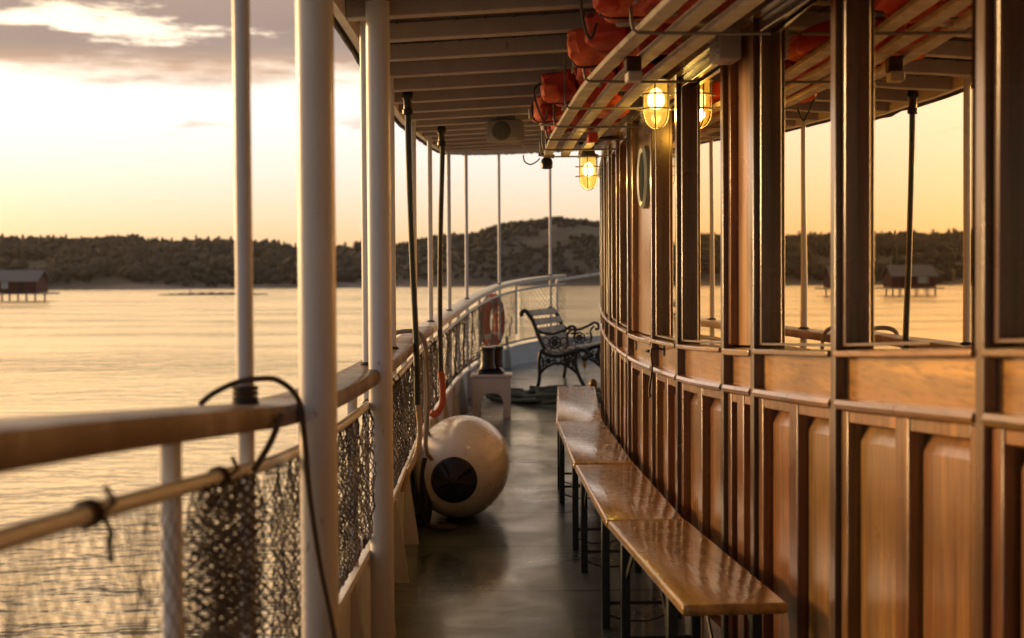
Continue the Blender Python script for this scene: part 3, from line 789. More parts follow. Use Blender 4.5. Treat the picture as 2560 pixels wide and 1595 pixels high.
# ------------------------------------------------------------------ deck
mb = MB(); ny, nx = 84, 8
for j in range(ny + 1):
    Y = -9 + 28.0 * j / ny
    xl = float(np.interp(Y, RD[:, 1], RD[:, 0])) if Y < 17.5 else .5
    xl = xl - .004; xr = 3.2
    for i in range(nx + 1): mb.v.append(Vector((xl + (xr - xl) * i / nx, Y, SD(max(Y, .3)))))
for j in range(ny):
    for i in range(nx): a = j * (nx + 1) + i; mb.f.append((a, a + 1, a + nx + 2, a + nx + 1))
tag(mb.build('deck', 'deck_paint', angle=180), kind='structure')
# hull side below the rail
hull = MB(); rings = []
for i in range(80):
    s_ = SMAX * i / 79; p, tg, inn = rail_at(s_); rings.append([p - inn * .03 + Zv * (S(p.y) - .25 - p.z), p + inn * .25 + Zv * (WZ - .5 - p.z)])
hull.strip(rings, closed_ring=False, caps=False)
hull.build('hull_side', 'white_paint', bw)

# ------------------------------------------------------------------ canopy
CED = [(-.68, -9), (-.64, -4), (-.60, -.5), (-.585, 3), (-.575, 4.95), (-.598, 6.3), (-.63, 8.2), (-.61, 9.6), (-.565, 11.5), (-.485, 13.6), (-.36, 15.2), (-.18, 16.35), (.13, 17.25), (.50, 17.75), (1.0, 17.95), (2.8, 18.0)]
CD = np.array(spline(CED, 10))
CAMB = .05
def zc(x, y): return ZC(y) + CAMB * (x + .6)
canopy = thing('deck_canopy', (-.585, 4.95, 2.2), 'white painted canopy with dark planks and many cross beams over the side deck', 'canopy')
def left_edge(Y): return float(np.interp(Y, CD[:, 1][:122], CD[:, 0][:122]))
mb = MB(); ny = 120
for j in range(ny + 1):
    Y = -9 + 26.9 * j / ny
    ok = [k for k in range(len(CD)) if True]
    xl = float(np.interp(Y, CD[:, 1], CD[:, 0]))
    for i in range(5): x = xl + (2.8 - xl) * i / 4; mb.v.append(Vector((x, Y, zc(x, Y) + .062)))
for j in range(ny):
    for i in range(4): a = j * 5 + i; mb.f.append((a, a + 5, a + 6, a + 1))
b = len(mb.v); mb.v += [v + Vector((0, 0, .05)) for v in mb.v[:b]]
mb.f += [tuple(b + q for q in reversed(fc)) for fc in mb.f[:]]
mb.build('planking', 'plank_paint', canopy, angle=180)
# plank seams as thin battens, running fore and aft
for i in range(26):
    x = -.52 + i * .107
    pts = []
    for j in range(40):
        Y = 2.5 + 14.8 * j / 39
        if x > float(np.interp(Y, CD[:, 1], CD[:, 0])) + .03: pts.append(Vector((x, Y, zc(x, Y) + .061)))
    if i < 14 and len(pts) > 2: MB().tube(pts, .006, 4).build('plank_batten', 'trim_black', canopy)
Y = 1.0 - 20 * .47
while Y < 17.6:
    xl = float(np.interp(Y, CD[:, 1], CD[:, 0])) + .03
    MB().beam((xl, Y, zc(xl, Y) + .03), (2.75, Y, zc(2.75, Y) + .03), .065, .062).build('beam', 'beam_paint', canopy, bevel=.004)
    Y += .47
# edge fascia: white inside, dark outside with a frayed trim
rw, rb, rc = [], [], []
for k in range(0, len(CD)):
    x, y = CD[k]; a = CD[min(k + 1, len(CD) - 1)] - CD[max(k - 1, 0)]; a = a / np.linalg.norm(a); nrm = Vector((-a[1], a[0], 0)); z = zc(x, y); p = Vector((x, y, z))
    rw.append([p + nrm * -.03 + Zv * .0, p + nrm * .0 + Zv * .0, p + nrm * .0 + Zv * .17, p + nrm * -.03 + Zv * .17])
    jit = .006 * mnoise.noise(Vector((k * .9, 0, 0)))
    rb.append([p + nrm * .003 + Zv * (.012 + jit), p + nrm * .03 + Zv * (.006 + jit), p + nrm * .036 + Zv * .16, p + nrm * .003 + Zv * .16])
    rc.append([p + nrm * .012 + Zv * (-.012 + 2 * jit), p + nrm * .02 + Zv * (-.012 + 2 * jit), p + nrm * .022 + Zv * .03, p + nrm * .012 + Zv * .03])
MB().strip(rw).build('edge_board', 'cream_paint', canopy)
MB().strip(rb).build('gutter_trim', 'trim_black', canopy)
MB().strip(rc).build('trim_lip', 'trim_black', canopy)

# loudspeaker, floodlight and cable under the canopy
p = at(1263, 338, 8.4); p.z += .02
th = thing('loudspeaker', (p.x, p.y, p.z), 'white rounded loudspeaker box hung under the canopy', 'loudspeaker')
mb = MB(); rings = []
for yy_, sc_ in ((-.055, .90), (-.045, 1.0), (.05, .92), (.075, .75)):
    rg = []
    for k in range(32):
        a = 2 * math.pi * k / 32; ca, sa = math.cos(a), math.sin(a); e_ = .34
        rg.append(Vector((p.x + .112 * sc_ * math.copysign(abs(ca) ** e_, ca), p.y + yy_, p.z + .068 * sc_ * math.copysign(abs(sa) ** e_, sa))))
    rings.append(rg)
mb.strip(rings).build('housing', 'speaker_white', th, angle=50)
MB().lathe([(.055, 0), (.055, .004), (.046, .006), (.01, .003)], 28, (p.x - .022, p.y - .056, p.z), (1, 0, 0), (0, 0, 1), (0, -1, 0)).build('grille', 'grey_cast', th)
for k in (-.05, .05): MB().tube([(p.x + k, p.y, p.z + .05), (p.x + k, p.y, zc(p.x, p.y) + .03)], .01, 8).build('bracket', 'speaker_white', th)
q_ = [at(1305, 362, 8.4), at(1330, 378, 8.4), at(1365, 376, 8.4), at(1400, 372, 8.4), at(1440, 365, 8.4)]
tag(MB().tube(spline([tuple(v) for v in q_], 8), .005, 6).build('speaker_cable', 'hose_clear'), 'pale cable looping from the loudspeaker towards the rack', 'cable')
p = at(1367, 404, 8.6); th = thing('deck_floodlight', tuple(p), 'small black floodlight hanging under the end of the rack', 'floodlight')
MB().lathe([(.018, -.045), (.034, -.04), (.036, -.005), (.030, .015), (.012, .03)], 18, p).build('housing', 'bollard_black', th)
MB().beam(p + Vector((-.05, 0, .045)), p + Vector((.045, 0, .03)), .05, .02).build('hood', 'bollard_black', th)
MB().tube(spline([tuple(at(x, y, 8.6)) for x, y in ((1308, 388), (1312, 404), (1326, 411), (1340, 405), (1350, 396))], 8), .0045, 6).build('cable', 'bollard_black', th)
MB().tube([p + Vector((0, 0, .02)), Vector((p.x, p.y, zc(p.x, p.y) + .03))], .008, 8).build('stem', 'bollard_black', th)

# ------------------------------------------------------------------ cabin wall
WP = [(1.5, -9), (1.36, -4), (1.16, -.5), (1.055, .8), (.965, 1.85), (.884, 2.69), (.803, 3.56), (.732, 4.34), (.698, 4.73), (.652, 5.40), (.612, 6.5), (.588, 7.25), (.580, 7.9), (.582, 8.55), (.597, 9.2), (.622, 9.85), (.652, 10.5), (.690, 11.05), (.77, 11.45), (.93, 11.8), (1.25, 12.05), (1.8, 12.2), (2.7, 12.25)]
WD = np.array(spline(WP, 16)); WS = np.concatenate([[0], np.cumsum(np.linalg.norm(np.diff(WD, axis=0), axis=1))])
def wu(Y): return float(np.interp(Y, WD[:, 1], WS))
def wf(u):
    p = Vector((float(np.interp(u, WS, WD[:, 0])), float(np.interp(u, WS, WD[:, 1])), 0)); e = .05
    a = Vector((float(np.interp(min(u + e, WS[-1]), WS, WD[:, 0])), float(np.interp(min(u + e, WS[-1]), WS, WD[:, 1])), 0)); b = Vector((float(np.interp(max(u - e, 0), WS, WD[:, 0])), float(np.interp(max(u - e, 0), WS, WD[:, 1])), 0))
    tg = (a - b).normalized(); return p, tg, Vector((tg.y, -tg.x, 0))          # last: inward (into the cabin)
def wpt(u, o_, z, sheer=True):
    p, tg, i_ = wf(u); q = p + i_ * o_; return Vector((q.x, q.y, z + (S(p.y) if sheer else 0)))
def wsw(mb, u0, u1, o0, o1, z0, z1, top_flat=False, slope=0.0):
    n = max(1, int(abs(u1 - u0) / .22)); rings = []
    for i in range(n + 1):
        u = u0 + (u1 - u0) * i / n
        rings.append([wpt(u, o0, z0), wpt(u, o1, z0), wpt(u, o1, z1, not top_flat), wpt(u, o0, z1 - slope, not top_flat)])
    return mb.strip(rings)
def wpanel(mb, u0, u1, z0, z1, oe, of, bev, btop=None):
    bt = btop or bev; us = [u0, u0 + bev, u1 - bev, u1]
    A = [wpt(u0, oe, z0), wpt(u1, oe, z0), wpt(u1, oe, z1), wpt(u0, oe, z1)]; B = [wpt(us[1], of, z0 + bev), wpt(us[2], of, z0 + bev), wpt(us[2], of, z1 - bt), wpt(us[1], of, z1 - bt)]
    b = len(mb.v); mb.v += A + B
    for k in range(4): k2 = (k + 1) % 4; mb.f.append((b + k, b + k2, b + 4 + k2, b + 4 + k))
    mb.f.append((b + 4, b + 5, b + 6, b + 7)); return mb


SILL, CHEST, HEAD, TOPZ = 1.078, .948, 2.12, 2.34
cabin = thing('deckhouse', (.65, 5.4, S(5.4)), 'varnished wooden deckhouse with panelled lower wall and a row of reflecting windows', 'deckhouse')
BAYS = [(.2, 1.05, 'win'), (1.05, 1.85, 'win'), (1.85, 2.69, 'win'), (2.69, 3.56, 'win'), (3.56, 4.34, 'win'), (4.34, 4.73, 'panel'), (4.73, 5.58, 'win'), (5.58, 6.32, 'win'), (6.32, 7.25, 'door'), (7.25, 7.9, 'win'), (7.9, 8.55, 'win'), (8.55, 9.2, 'win'), (9.2, 9.85, 'win'), (9.85, 10.5, 'win'), (10.5, 11.05, 'win')]
PW = .021
for (a, b, k) in BAYS + [(11.05, 11.1, '')]:
    u = wu(a); wsw(MB(), u - PW, u + PW, 0, .16, -.3, HEAD + .02, top_flat=True).build('pilaster', 'mahogany_dark_shaded', cabin, bevel=.004)
for bi, (a, b, kind) in enumerate(BAYS):
    u0, u1 = wu(a) + PW, wu(b) - PW; um = (u0 + u1) / 2; g_ = .0015
    # chest rail in two lengths, frieze board behind
    for (ca, cb) in ((u0 + .002, um - g_), (um + g_, u1 - .002)):
        mb = MB(); n = 3; rings = []
        for i in range(n + 1):
            u = ca + (cb - ca) * i / n
            rings.append([wpt(u, oo, CHEST + zz) for oo, zz in ((.07, -.024), (.006, -.024), (-.003, -.018), (-.006, -.009), (-.001, .002), (.015, .005), (.07, .007))])
        mb.strip(rings).build('chest_rail', 'mahogany_rail', cabin, angle=40)
    wsw(MB(), u0, u1, .030, .14, CHEST - .02, SILL - .023).build('frieze_board', 'frieze_wood', cabin)
    # wainscot: stiles, rails, two raised panels
    sw = .055; zb, ztp = -.2, CHEST - .024
    for (x0, x1) in ((u0, u0 + sw), (um - sw * .75, um + sw * .75), (u1 - sw, u1)): wsw(MB(), x0, x1, .014, .14, zb, ztp).build('stile', 'mahogany', cabin, bevel=.004)
    for (x0, x1) in ((u0 + sw + .001, um - sw * .75 - .001), (um + sw * .75 + .001, u1 - sw - .001)):
        wsw(MB(), x0, x1, .017, .14, zb, zb + .31).build('bottom_rail', 'mahogany', cabin, bevel=.003)
        wsw(MB(), x0, x1, .017, .14, ztp - .03, ztp - .001).build('top_rail', 'mahogany', cabin, bevel=.003)
    for (x0, x1) in ((u0 + sw, um - sw * .75), (um + sw * .75, u1 - sw)):
        wpanel(MB(), x0 + .001, x1 - .001, zb + .31, ztp - .03, .062, .040, .020, .045).build('wainscot_panel', 'panel_wood', cabin, angle=20)
    # upper part
    if kind == 'win':
        fw = .026; mb = MB(); zs0 = SILL + .004
        def ringpts(d, o_):
            lo = [wpt(u0 + d, o_, zs0 + (d * .3)), wpt(u1 - d, o_, zs0 + (d * .3))]
            return lo + [Vector((lo[1].x, lo[1].y, HEAD - d * 1.6)), Vector((lo[0].x, lo[0].y, HEAD - d * 1.6))]
        mb.v += ringpts(0, .016) + ringpts(fw, .016) + ringpts(0, .10) + ringpts(fw, .10)
        for k in range(4):
            k2 = (k + 1) % 4; mb.f += [(k, k2, 4 + k2, 4 + k), (8 + k2, 8 + k, 12 + k, 12 + k2), (4 + k, 4 + k2, 12 + k2, 12 + k), (k2, k, 8 + k, 8 + k2)]
        wo_ = mb.build('window', 'mahogany_dark_shaded', cabin, bevel=.004)
        wsw(MB(), u0 - .0, u1 + .0, -.008, .136, SILL - .022, SILL + .004, slope=.010).build('sill', 'mahogany_rail', wo_, bevel=.004)
        tilt = .046 if abs(a - 2.69) < .01 else .026 if abs(a - 3.56) < .01 else (.010 if bi % 2 else -.004)
        mb = MB(); A = wpt(u1 - fw + .004,   .048, SILL - .01); B = wpt(u0 + fw - .004, .048 - tilt, SILL - .01)
        Tn = (A - B); Tn.z = 0; Tn.normalize(); nin = Vector((Tn.y, -Tn.x, 0)); zt_ = HEAD - .05
        ring0 = [A, B, Vector((B.x, B.y, zt_)), Vector((A.x, A.y, zt_))]
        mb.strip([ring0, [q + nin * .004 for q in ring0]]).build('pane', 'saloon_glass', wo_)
        if bi in (2, 3, 4, 6):          # drawn-back curtain inside
            mb = MB(); rings = []
            for i in range(40):
                u = u0 + .02 + (u1 - u0 - .04) * (.05 + .36 * i / 39); oo = .20 + .018 * math.sin(i * 1.35) + .006 * math.sin(i * 3.1)
                rings.append([wpt(u, oo, SILL + .02), wpt(u, oo, HEAD - .02, False), wpt(u, oo + .004, HEAD - .02, False), wpt(u, oo + .004, SILL + .02)])
            mb.strip(rings).build('curtain', 'curtain_cloth', wo_, angle=80)
    elif kind == 'panel':
        mb = MB(); 
        for x0, x1 in ((u0, u0 + .04), (u1 - .04, u1)): wsw(MB(), x0, x1, .016, .135, SILL + .004, HEAD, top_flat=True).build('panel_frame', 'mahogany', cabin, bevel=.004)
        wsw(MB(), u0 + .041, u1 - .041, .040, .12, SILL + .003, HEAD, top_flat=True).build('upper_panel', 'panel_wood', cabin)
        wsw(MB(), u0, u1, -.006, .136, SILL - .03, SILL + .003, slope=.012).build('sill', 'mahogany_rail', cabin, bevel=.004)
    else:
        door = wsw(MB(), u0 + .09, u1 - .09, .044, .10, SILL - .001, HEAD, top_flat=True).build('door', 'panel_wood', cabin)
        for x0, x1 in ((u0, u0 + .089), (u1 - .089, u1)): wsw(MB(), x0, x1, .016, .12, SILL - .001, HEAD, top_flat=True).build('stile', 'mahogany', door, bevel=.005)
        wsw(MB(), u0, u1, -.004, .12, SILL - .034, SILL - .002, slope=.01).build('ledge', 'mahogany_rail', door, bevel=.004)
        p, tg, i_ = wf(um); c = wpt(um, .045, 1.82, False)
        MB().lathe([(.150, .0), (.150, -.02), (.138, -.032), (.118, -.026), (.115, 0)], 36, c, tg, Zv, i_, caps=False).build('porthole', 'porthole_rim', door)
        MB().lathe([(.117, -.004), (.117, .002)], 36, c, tg, Zv, i_).build('porthole_pane', 'saloon_glass', door)
        c = wpt(u0 + .05, .026, CHEST + .066); mb = MB()
        mb.box(c, (.034, .006, .06), tg, i_, Zv).tube([c, c - i_ * .03, c - i_ * .034 + tg * .05], .007, 8).build('keyhole_plate', 'black_iron', door)
        c = wpt(u1 - .12, .028, CHEST + .06); MB().box(c, (.06, .006, .014), tg, i_, Zv).box(c, (.014, .008, .05), tg, i_, Zv).build('latch', 'black_iron', door)
# front end of the house, header and dark saloon inside
wsw(MB(), .02, wu(.2) - PW, .02, .14, -.05, HEAD, top_flat=True).build('aft_wall', 'mahogany', cabin)
ua, ub = wu(11.05) + PW, WS[-1]
wsw(MB(), ua, ub, .03, .14, -.05, HEAD, top_flat=True).build('front_wall', 'mahogany', cabin)
for k in range(1, 5): wsw(MB(), ua + k * .42, ua + k * .42 + .05, 0, .029, -.05, HEAD, top_flat=True).build('pilaster', 'mahogany', cabin, bevel=.005)
rings = []
for u in np.linspace(0.05, ub, 80): rings.append([wpt(u, .012, HEAD, False), wpt(u, .20, HEAD, False), wpt(u, .20, max(TOPZ, zc(.7, wf(u)[0].y) + .1), False), wpt(u, .012, max(TOPZ, zc(.7, wf(u)[0].y) + .1), False)])
MB().strip(rings).build('header', 'mahogany_rail', cabin)
rings = []
for u in np.linspace(0.05, ub, 80): rings.append([wpt(u, -.012, HEAD + .002, False), wpt(u, .011, HEAD + .002, False), wpt(u, .011, HEAD + .042, False), wpt(u, -.002, HEAD + .046, False)])
MB().strip(rings).build('cornice', 'mahogany_rail', cabin)
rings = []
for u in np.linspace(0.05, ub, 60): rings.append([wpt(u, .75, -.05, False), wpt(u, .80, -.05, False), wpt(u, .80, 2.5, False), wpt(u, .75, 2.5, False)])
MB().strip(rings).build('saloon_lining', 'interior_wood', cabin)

# hook on the wall, electrical box
u = wu(6.12); c = wpt(u, .028, CHEST + .085); p_, tg, i_ = wf(u)
th = thing('door_hook', tuple(c), 'black iron cabin hook hanging from an eye plate beside the door', 'hook')
MB().box(c, (.03, .008, .055), tg, i_, Zv).build('eye_plate', 'black_iron', th, bevel=.002)
pts = [c - i_ * .004, c - i_ * .04 + Zv * .005, c - i_ * .055 - Zv * .01, c - i_ * .05 - Zv * .07, c - i_ * .058 - Zv * .15 + tg * .006, c - i_ * .06 - Zv * .185 + tg * .018, c - i_ * .06 - Zv * .205 + tg * .002, c - i_ * .06 - Zv * .195 - tg * .022]
MB().tube(spline([tuple(q) for q in pts], 6), .0048, 8).build('hook_rod', 'black_iron', th)
u = wu(4.60); c = wpt(u, -.016, 2.105, False); p_, tg, i_ = wf(u)
th = thing('electrical_box', tuple(c), 'grey ribbed plastic box fixed high on the deckhouse wall', 'box')
MB().box(c - i_ * .0, (.13, .075, .145), tg, i_, Zv).build('housing', 'grey_plastic', th, bevel=.006)
mb = MB()
for k in range(7): mb.box(c - i_ * .041 + Zv * (-.05 + k * .017), (.12, .01, .007), tg, i_, Zv)
mb.build('cooling_fins', 'grey_plastic', th, bevel=.002)

# ------------------------------------------------------------------ rack with life jackets
RZ = 2.045
rack = thing('luggage_rack', tuple(wpt(wu(5.2), -.27, RZ, False)), 'overhead rack of three worn white slats hung on wire loops below the canopy', 'rack')
for off in (-.365, -.268, -.168):
    rings = []
    for u in np.linspace(wu(1.2), wu(8.22), 40):
        z = RZ - .0
        rings.append([wpt(u, off - .0245, z, False), wpt(u, off + .0245, z, False), wpt(u, off + .0245, z + .02, False), wpt(u, off - .0245, z + .02, False)])
    MB().strip(rings).build('slat', 'slat_wood', rack, bevel=.003)
for Y in (1.9, 2.5, 3.25, 4.11, 5.1, 5.88, 6.6, 7.2, 7.75, 8.18):
    u = wu(Y); pts = [wpt(u, -.410, zc(.2, Y) + .1, False), wpt(u, -.410, RZ + .03, False), wpt(u, -.405, RZ + .004, False), wpt(u, -.39, RZ - .006, False), wpt(u, -.25, RZ - .0065, False), wpt(u, -.12, RZ - .0065, False), wpt(u, -.005, RZ - .004, False)]
    MB().tube(pts, .0048, 8).build('wire_hanger', 'galvanised', rack)


def pillow(c, size, X, Y, Z, seed, nu=34, nv=22, e=.36):
    mb = MB(); rings = []
    for i in range(1, nv):
        th_ = math.pi * i / nv - math.pi / 2; ct, st = math.cos(th_), math.sin(th_); rg = []
        for k in range(nu):
            a = 2 * math.pi * k / nu; ca, sa = math.cos(a), math.sin(a)
            x = math.copysign(abs(ca) ** e, ca) * abs(ct) ** e; y = math.copysign(abs(sa) ** e, sa) * abs(ct) ** e; z = math.copysign(abs(st) ** e, st)
            w = 1 + .12 * mnoise.noise(Vector((x * 2.3, y * 2.3, z * 2.3 + seed * 3.1))) - .07 * abs(mnoise.noise(Vector((x * 3.4, y * 3.4, z * 3.4 + seed)))) - .03 * abs(mnoise.noise(Vector((x * 9, y * 9, z * 9 + seed))))
            rg.append(Vector(c) + X * (x * size[0] / 2 * w) + Y * (y * size[1] / 2 * w) + Z * (z * size[2] / 2 * w))
        rings.append(rg)
    return mb.strip(rings)


JK = [(2.9, -.30, .075, 0), (3.45, -.34, .09, 1), (3.95, -.27, .07, 0), (4.2, -.365, .085, 1), (4.72, -.31, .07, 0), (5.0, -.34, .075, 1), (5.5, -.27, .075, 0), (6.05, -.35, .075, 0), (6.35, -.28, .07, 1), (6.85, -.365, .075, 1), (7.15, -.27, .065, 0)]
JLAB = ['red life jacket farthest up the rack, nearest the camera', 'orange life jacket sticking out at the near end of the rack', 'deep red life jacket lying between the slats at the near end', 'bright orange life jacket drooping over the slat edge with a black strap', 'dark red life jacket above the box under the rack',
        'orange life jacket bulging past the first slat below the black strapped one', 'red life jacket lying flat above the nearer lamp', 'red folded life jacket leaning out over the rack edge mid way', 'orange life jacket behind the folded one, mid rack', 'orange life jacket at the far end of the row, hanging lowest', 'red life jacket lying last in the rack near the farther lamp']
for i, (Y, off, dz_, mt) in enumerate(JK):
    u = wu(Y); c = wpt(u, off, RZ + .02 + dz_, False); p_, tg, i_ = wf(u)
    rot = Matrix.Rotation(random.uniform(-.3, .3), 3, 'Z') @ Matrix.Rotation(random.uniform(-.22, .22), 3, 'Y')
    X, Yv, Z = rot @ i_, rot @ tg, rot @ Zv
    th = thing('life_jacket', tuple(c), JLAB[i], 'life jacket', 'life jackets stowed on the rack')
    m1, m2 = ('jacket_red', 'jacket_orange')[mt], ('jacket_orange', 'jacket_red')[mt]
    pillow(c - X * .05 + Z * .012, (.15, .37, .105), X, Yv, Z, i).build('front_panel', m1, th)
    pillow(c + X * .10 - Yv * .06 - Z * .02, (.14, .32, .085), X, Yv, Z, i + 20).build('back_panel', m1, th)
    if off < -.345: pillow(c - X * .085 - Yv * .15 - Z * .02, (.075, .15, .075), X, Yv, Z, i + 40, e=.55).build('collar', m2, th)
    MB().box(c - X * .05 - Z * .048 + Yv * .12, (.07, .045, .008), X, Yv, Z).build('reflective_tape', 'grey_plastic', th, bevel=.003)
    MB().box(c - X * .135 + Z * .01 + Yv * .11, (.008, .05, .05), X, Yv, Z).build('reflective_tape', 'grey_plastic', th, bevel=.003)
    ring = []
    for q in np.linspace(0, 2 * math.pi, 28, endpoint=False):
        ca, sa = math.cos(q), math.sin(q); ring.append(c - X * .05 + Z * .012 + Yv * (.05 + .012 * ca) + X * (.079 * math.copysign(abs(ca) ** .5, ca)) + Z * (.052 * math.copysign(abs(sa) ** .5, sa)))
    MB().tube(ring, .006, 6, closed=True).build('strap', 'strap_black' if i % 2 else 'strap_orange', th)
    if i in (1, 3, 7):
        e0 = c - X * .13 + Z * .03 - Yv * .12; hang = [e0, e0 - X * .03 - Z * .03, e0 - X * .028 - Z * .10 + Yv * .03, e0 - X * .01 - Z * .15 + Yv * .05, e0 + X * .004 - Z * .10 + Yv * .09]
        MB().tube(spline([tuple(q) for q in hang], 6), .0045, 6).build('loose_strap', 'strap_black', th)
# box hanging under the slats
c = wpt(wu(4.62), -.315, RZ - .02, False); p_, tg, i_ = wf(wu(4.62))
th = thing('rack_light_box', tuple(c), 'small dark and clear plastic box hanging under the rack slats', 'box')
MB().box(c, (.05, .06, .05), i_, tg, Zv).build('housing', 'dark_door', th, bevel=.006)
MB().box(c - Zv * .042 - tg * .02, (.048, .07, .032), i_, tg, Zv).build('cover', 'grey_plastic', th, bevel=.006)
c = wpt(wu(6.95), -.20, RZ - .02, False); tag(pillow(c, (.05, .08, .05), i_, tg, Zv, 77).build('strap_bundle', 'jacket_red'), 'small dark red strap bundle dangling between the far slats', 'strap')

# ------------------------------------------------------------------ caged lamps
def make_lamp():
    th = local_thing('caged_lamp', '', 'lamp', 'yellow caged deck lamps')
    k = .046
    MB().lathe([(.012, .088), (.020, .085), (.034, .075), (.036, .045), (.040, .036), (.054, .032), (.056, .022), (.052, .018)], 28).build('fitting', 'grey_cast', th)
    MB().lathe([(.044, .018), (.045, -.09), (.042, -.115), (.033, -.138), (.018, -.150), (.004, -.153)], 28, caps=False).build('globe', 'lamp_glass', th)
    MB().lathe([(.006, -.010), (.020, -.020), (.031, -.042), (.031, -.066), (.020, -.084), (.004, -.090)], 16).build('bulb', 'lamp_bulb', th)
    mb = MB(); rr = .052
    for q in range(3):
        a = math.pi * q / 3 + .35; d = Vector((math.cos(a), math.sin(a), 0)); pts = []
        pts.append(d * rr + Zv * .02); pts.append(d * rr - Zv * .10)
        for b in np.linspace(0, math.pi, 13): pts.append(d * (rr * math.cos(b)) - Zv * (.10 + .062 * math.sin(b)))
        pts.append(d * -rr - Zv * .10); pts.append(d * -rr + Zv * .02); mb.tube(pts, .0028, 6)
    for z in (-.035, -.088): mb.tube([Vector((math.cos(a) * (rr + .002), math.sin(a) * (rr + .002), z)) for a in np.linspace(0, 2 * math.pi, 28, endpoint=False)], .003, 6, closed=True)
    mb.tube([Vector((math.cos(a) * .056, math.sin(a) * .056, .018)) for a in np.linspace(0, 2 * math.pi, 28, endpoint=False)], .0045, 6, closed=True)
    for a in (0.0, math.pi):
        for z in (-.035, -.088): mb.tube([Vector((math.cos(a) * rr, math.sin(a) * rr, z)), Vector((math.cos(a) * (rr + .02), math.sin(a) * (rr + .02), z))], .004, 6)
    mb.build('cage', 'galvanised', th)
    return th


lamp = make_lamp()
for i, (px_, py_, Y, lb) in enumerate(((1640, 213, 5.8, 'bigger glowing caged lamp, the nearer of two, in front of the window'), (1471, 401, 7.85, 'smaller glowing caged lamp hanging at the far end of the rack'))):
    o = lamp if i == 0 else copy_tree(lamp)
    p = at(px_, py_, Y); o.location = p; o['label'] = lb; o.scale = (1.11,) * 3 if i == 0 else (1, 1, 1)
    u = wu(Y); w_ = wpt(u, .012, p.z + .12, False)
    pts = [p + Zv * .092, p + Zv * .105 + Vector((.02, .01, 0)), (p + w_) / 2 + Zv * .055, w_]
    cab = MB().tube(spline([tuple(q) for q in pts], 6), .010, 8)
    cab.tube(spline([tuple(q + Vector((0, .035, .012))) for q in pts], 6), .008, 8)
    cab.beam(p + Vector((-.055, 0, .092)), p + Vector((.05, 0, .092)), .05, .012)
    tag(cab.build('lamp_cable', 'hose_dark'), ('bundle of dark cables running from the nearer caged lamp to the wall', 'bundle of dark cables running from the farther caged lamp to the wall')[i], 'cable')
    pl = bpy.data.lights.new('lamp_light', 'POINT'); pl.energy = 5.5; pl.color = (1.0, .66, .20); pl.shadow_soft_size = .03
    po = bpy.data.objects.new('lamp_light', pl); COL.objects.link(po); po.location = p - Zv * .118

# ------------------------------------------------------------------ folding benches along the house
def make_bench(L, Wd=.288, H=.464):
    th = local_thing('folding_bench', '', 'bench', 'folding wooden benches along the deckhouse')
    mb = MB(); prof = []; r_ = .012; hw = Wd / 2
    out = []
    for cx, cy, a0 in ((hw - r_, L / 2 - r_, 0), (-hw + r_, L / 2 - r_, 90), (-hw + r_, -L / 2 + r_, 180), (hw - r_, -L / 2 + r_, 270)):
        for k in range(6): a = R(a0 + 18 * k); out.append((cx + r_ * math.cos(a), cy + r_ * math.sin(a)))
    sh = lambda d, z: [Vector((x * (1 - d / hw), y * (1 - d * 2 / L), z)) for x, y in out]
    mb.strip([sh(.005, H - .030), sh(0, H - .025), sh(0, H - .008), sh(.003, H - .002), sh(.008, H)]); mb.build('seat', 'bench_wood', th, angle=55)
    for sgn in (-1, 1):
        y = sgn * (L / 2 - .26)
        for x in (-hw + .022, hw - .022):
            MB().box((x, y, (H - .034) / 2), (.030, .036, H - .034)).build('leg', 'leg_steel', th, bevel=.003)
            MB().beam((x + .002 * sgn, y - sgn * .01, H - .15), (x + .002 * sgn, y - sgn * .16, H - .036), .006, .024).build('brace', 'leg_steel', th)
        MB().box((0, y, H - .044), (Wd - .076, .034, .020)).build('crossbar', 'leg_steel', th)
        MB().tube([(-hw + .03, y, .10), (hw - .03, y, .10)], .007, 8).build('spreader_rod', 'leg_steel', th)
        MB().tube([(-hw + .03, y, .055), (-hw * .3, y + .0, .03), (hw * .3, y, .03), (hw - .03, y, .055)], .004, 6).build('wire_spreader', 'leg_steel', th)
        MB().tube([(0, y - sgn * .16, H - .04), (0, y - sgn * .02, H - .17)], .005, 6).build('lock_rod', 'leg_steel', th)
    return th


ENDS = [((1698, 1516, 3.79), (1516, 1302, 5.13)), ((1516, 1302, 5.16), (1433, 1160, 6.71)), ((1433, 1160, 6.74), (1392, 1054, 8.70)), ((1392, 1054, 8.73), (1390, 980, 10.97))]
BL = ['glossy varnished bench nearest the camera, its end corner fully in view', 'second bench from the camera, scratched with pale wavy lines', 'third bench from the camera, dull and dented', 'farthest and palest bench, beside the coiled green rope']
XS = [(.595, .484), (.482, .437), (.432, .412), (.410, .492)]
for i, ((a0, b0, Ya), (a1, b1, Yb)) in enumerate(ENDS):
    xa, xb = XS[i]; L = math.hypot(xb - xa, Yb - Ya)
    th = make_bench(L); th['label'] = BL[i]
    th.location = ((xa + xb) / 2, (Ya + Yb) / 2, (SD(Ya) + SD(Yb)) / 2 - .004 * (i % 2)); th.rotation_euler = (math.atan2(SD(Yb) - SD(Ya), L), 0, -math.atan2(xb - xa, Yb - Ya))

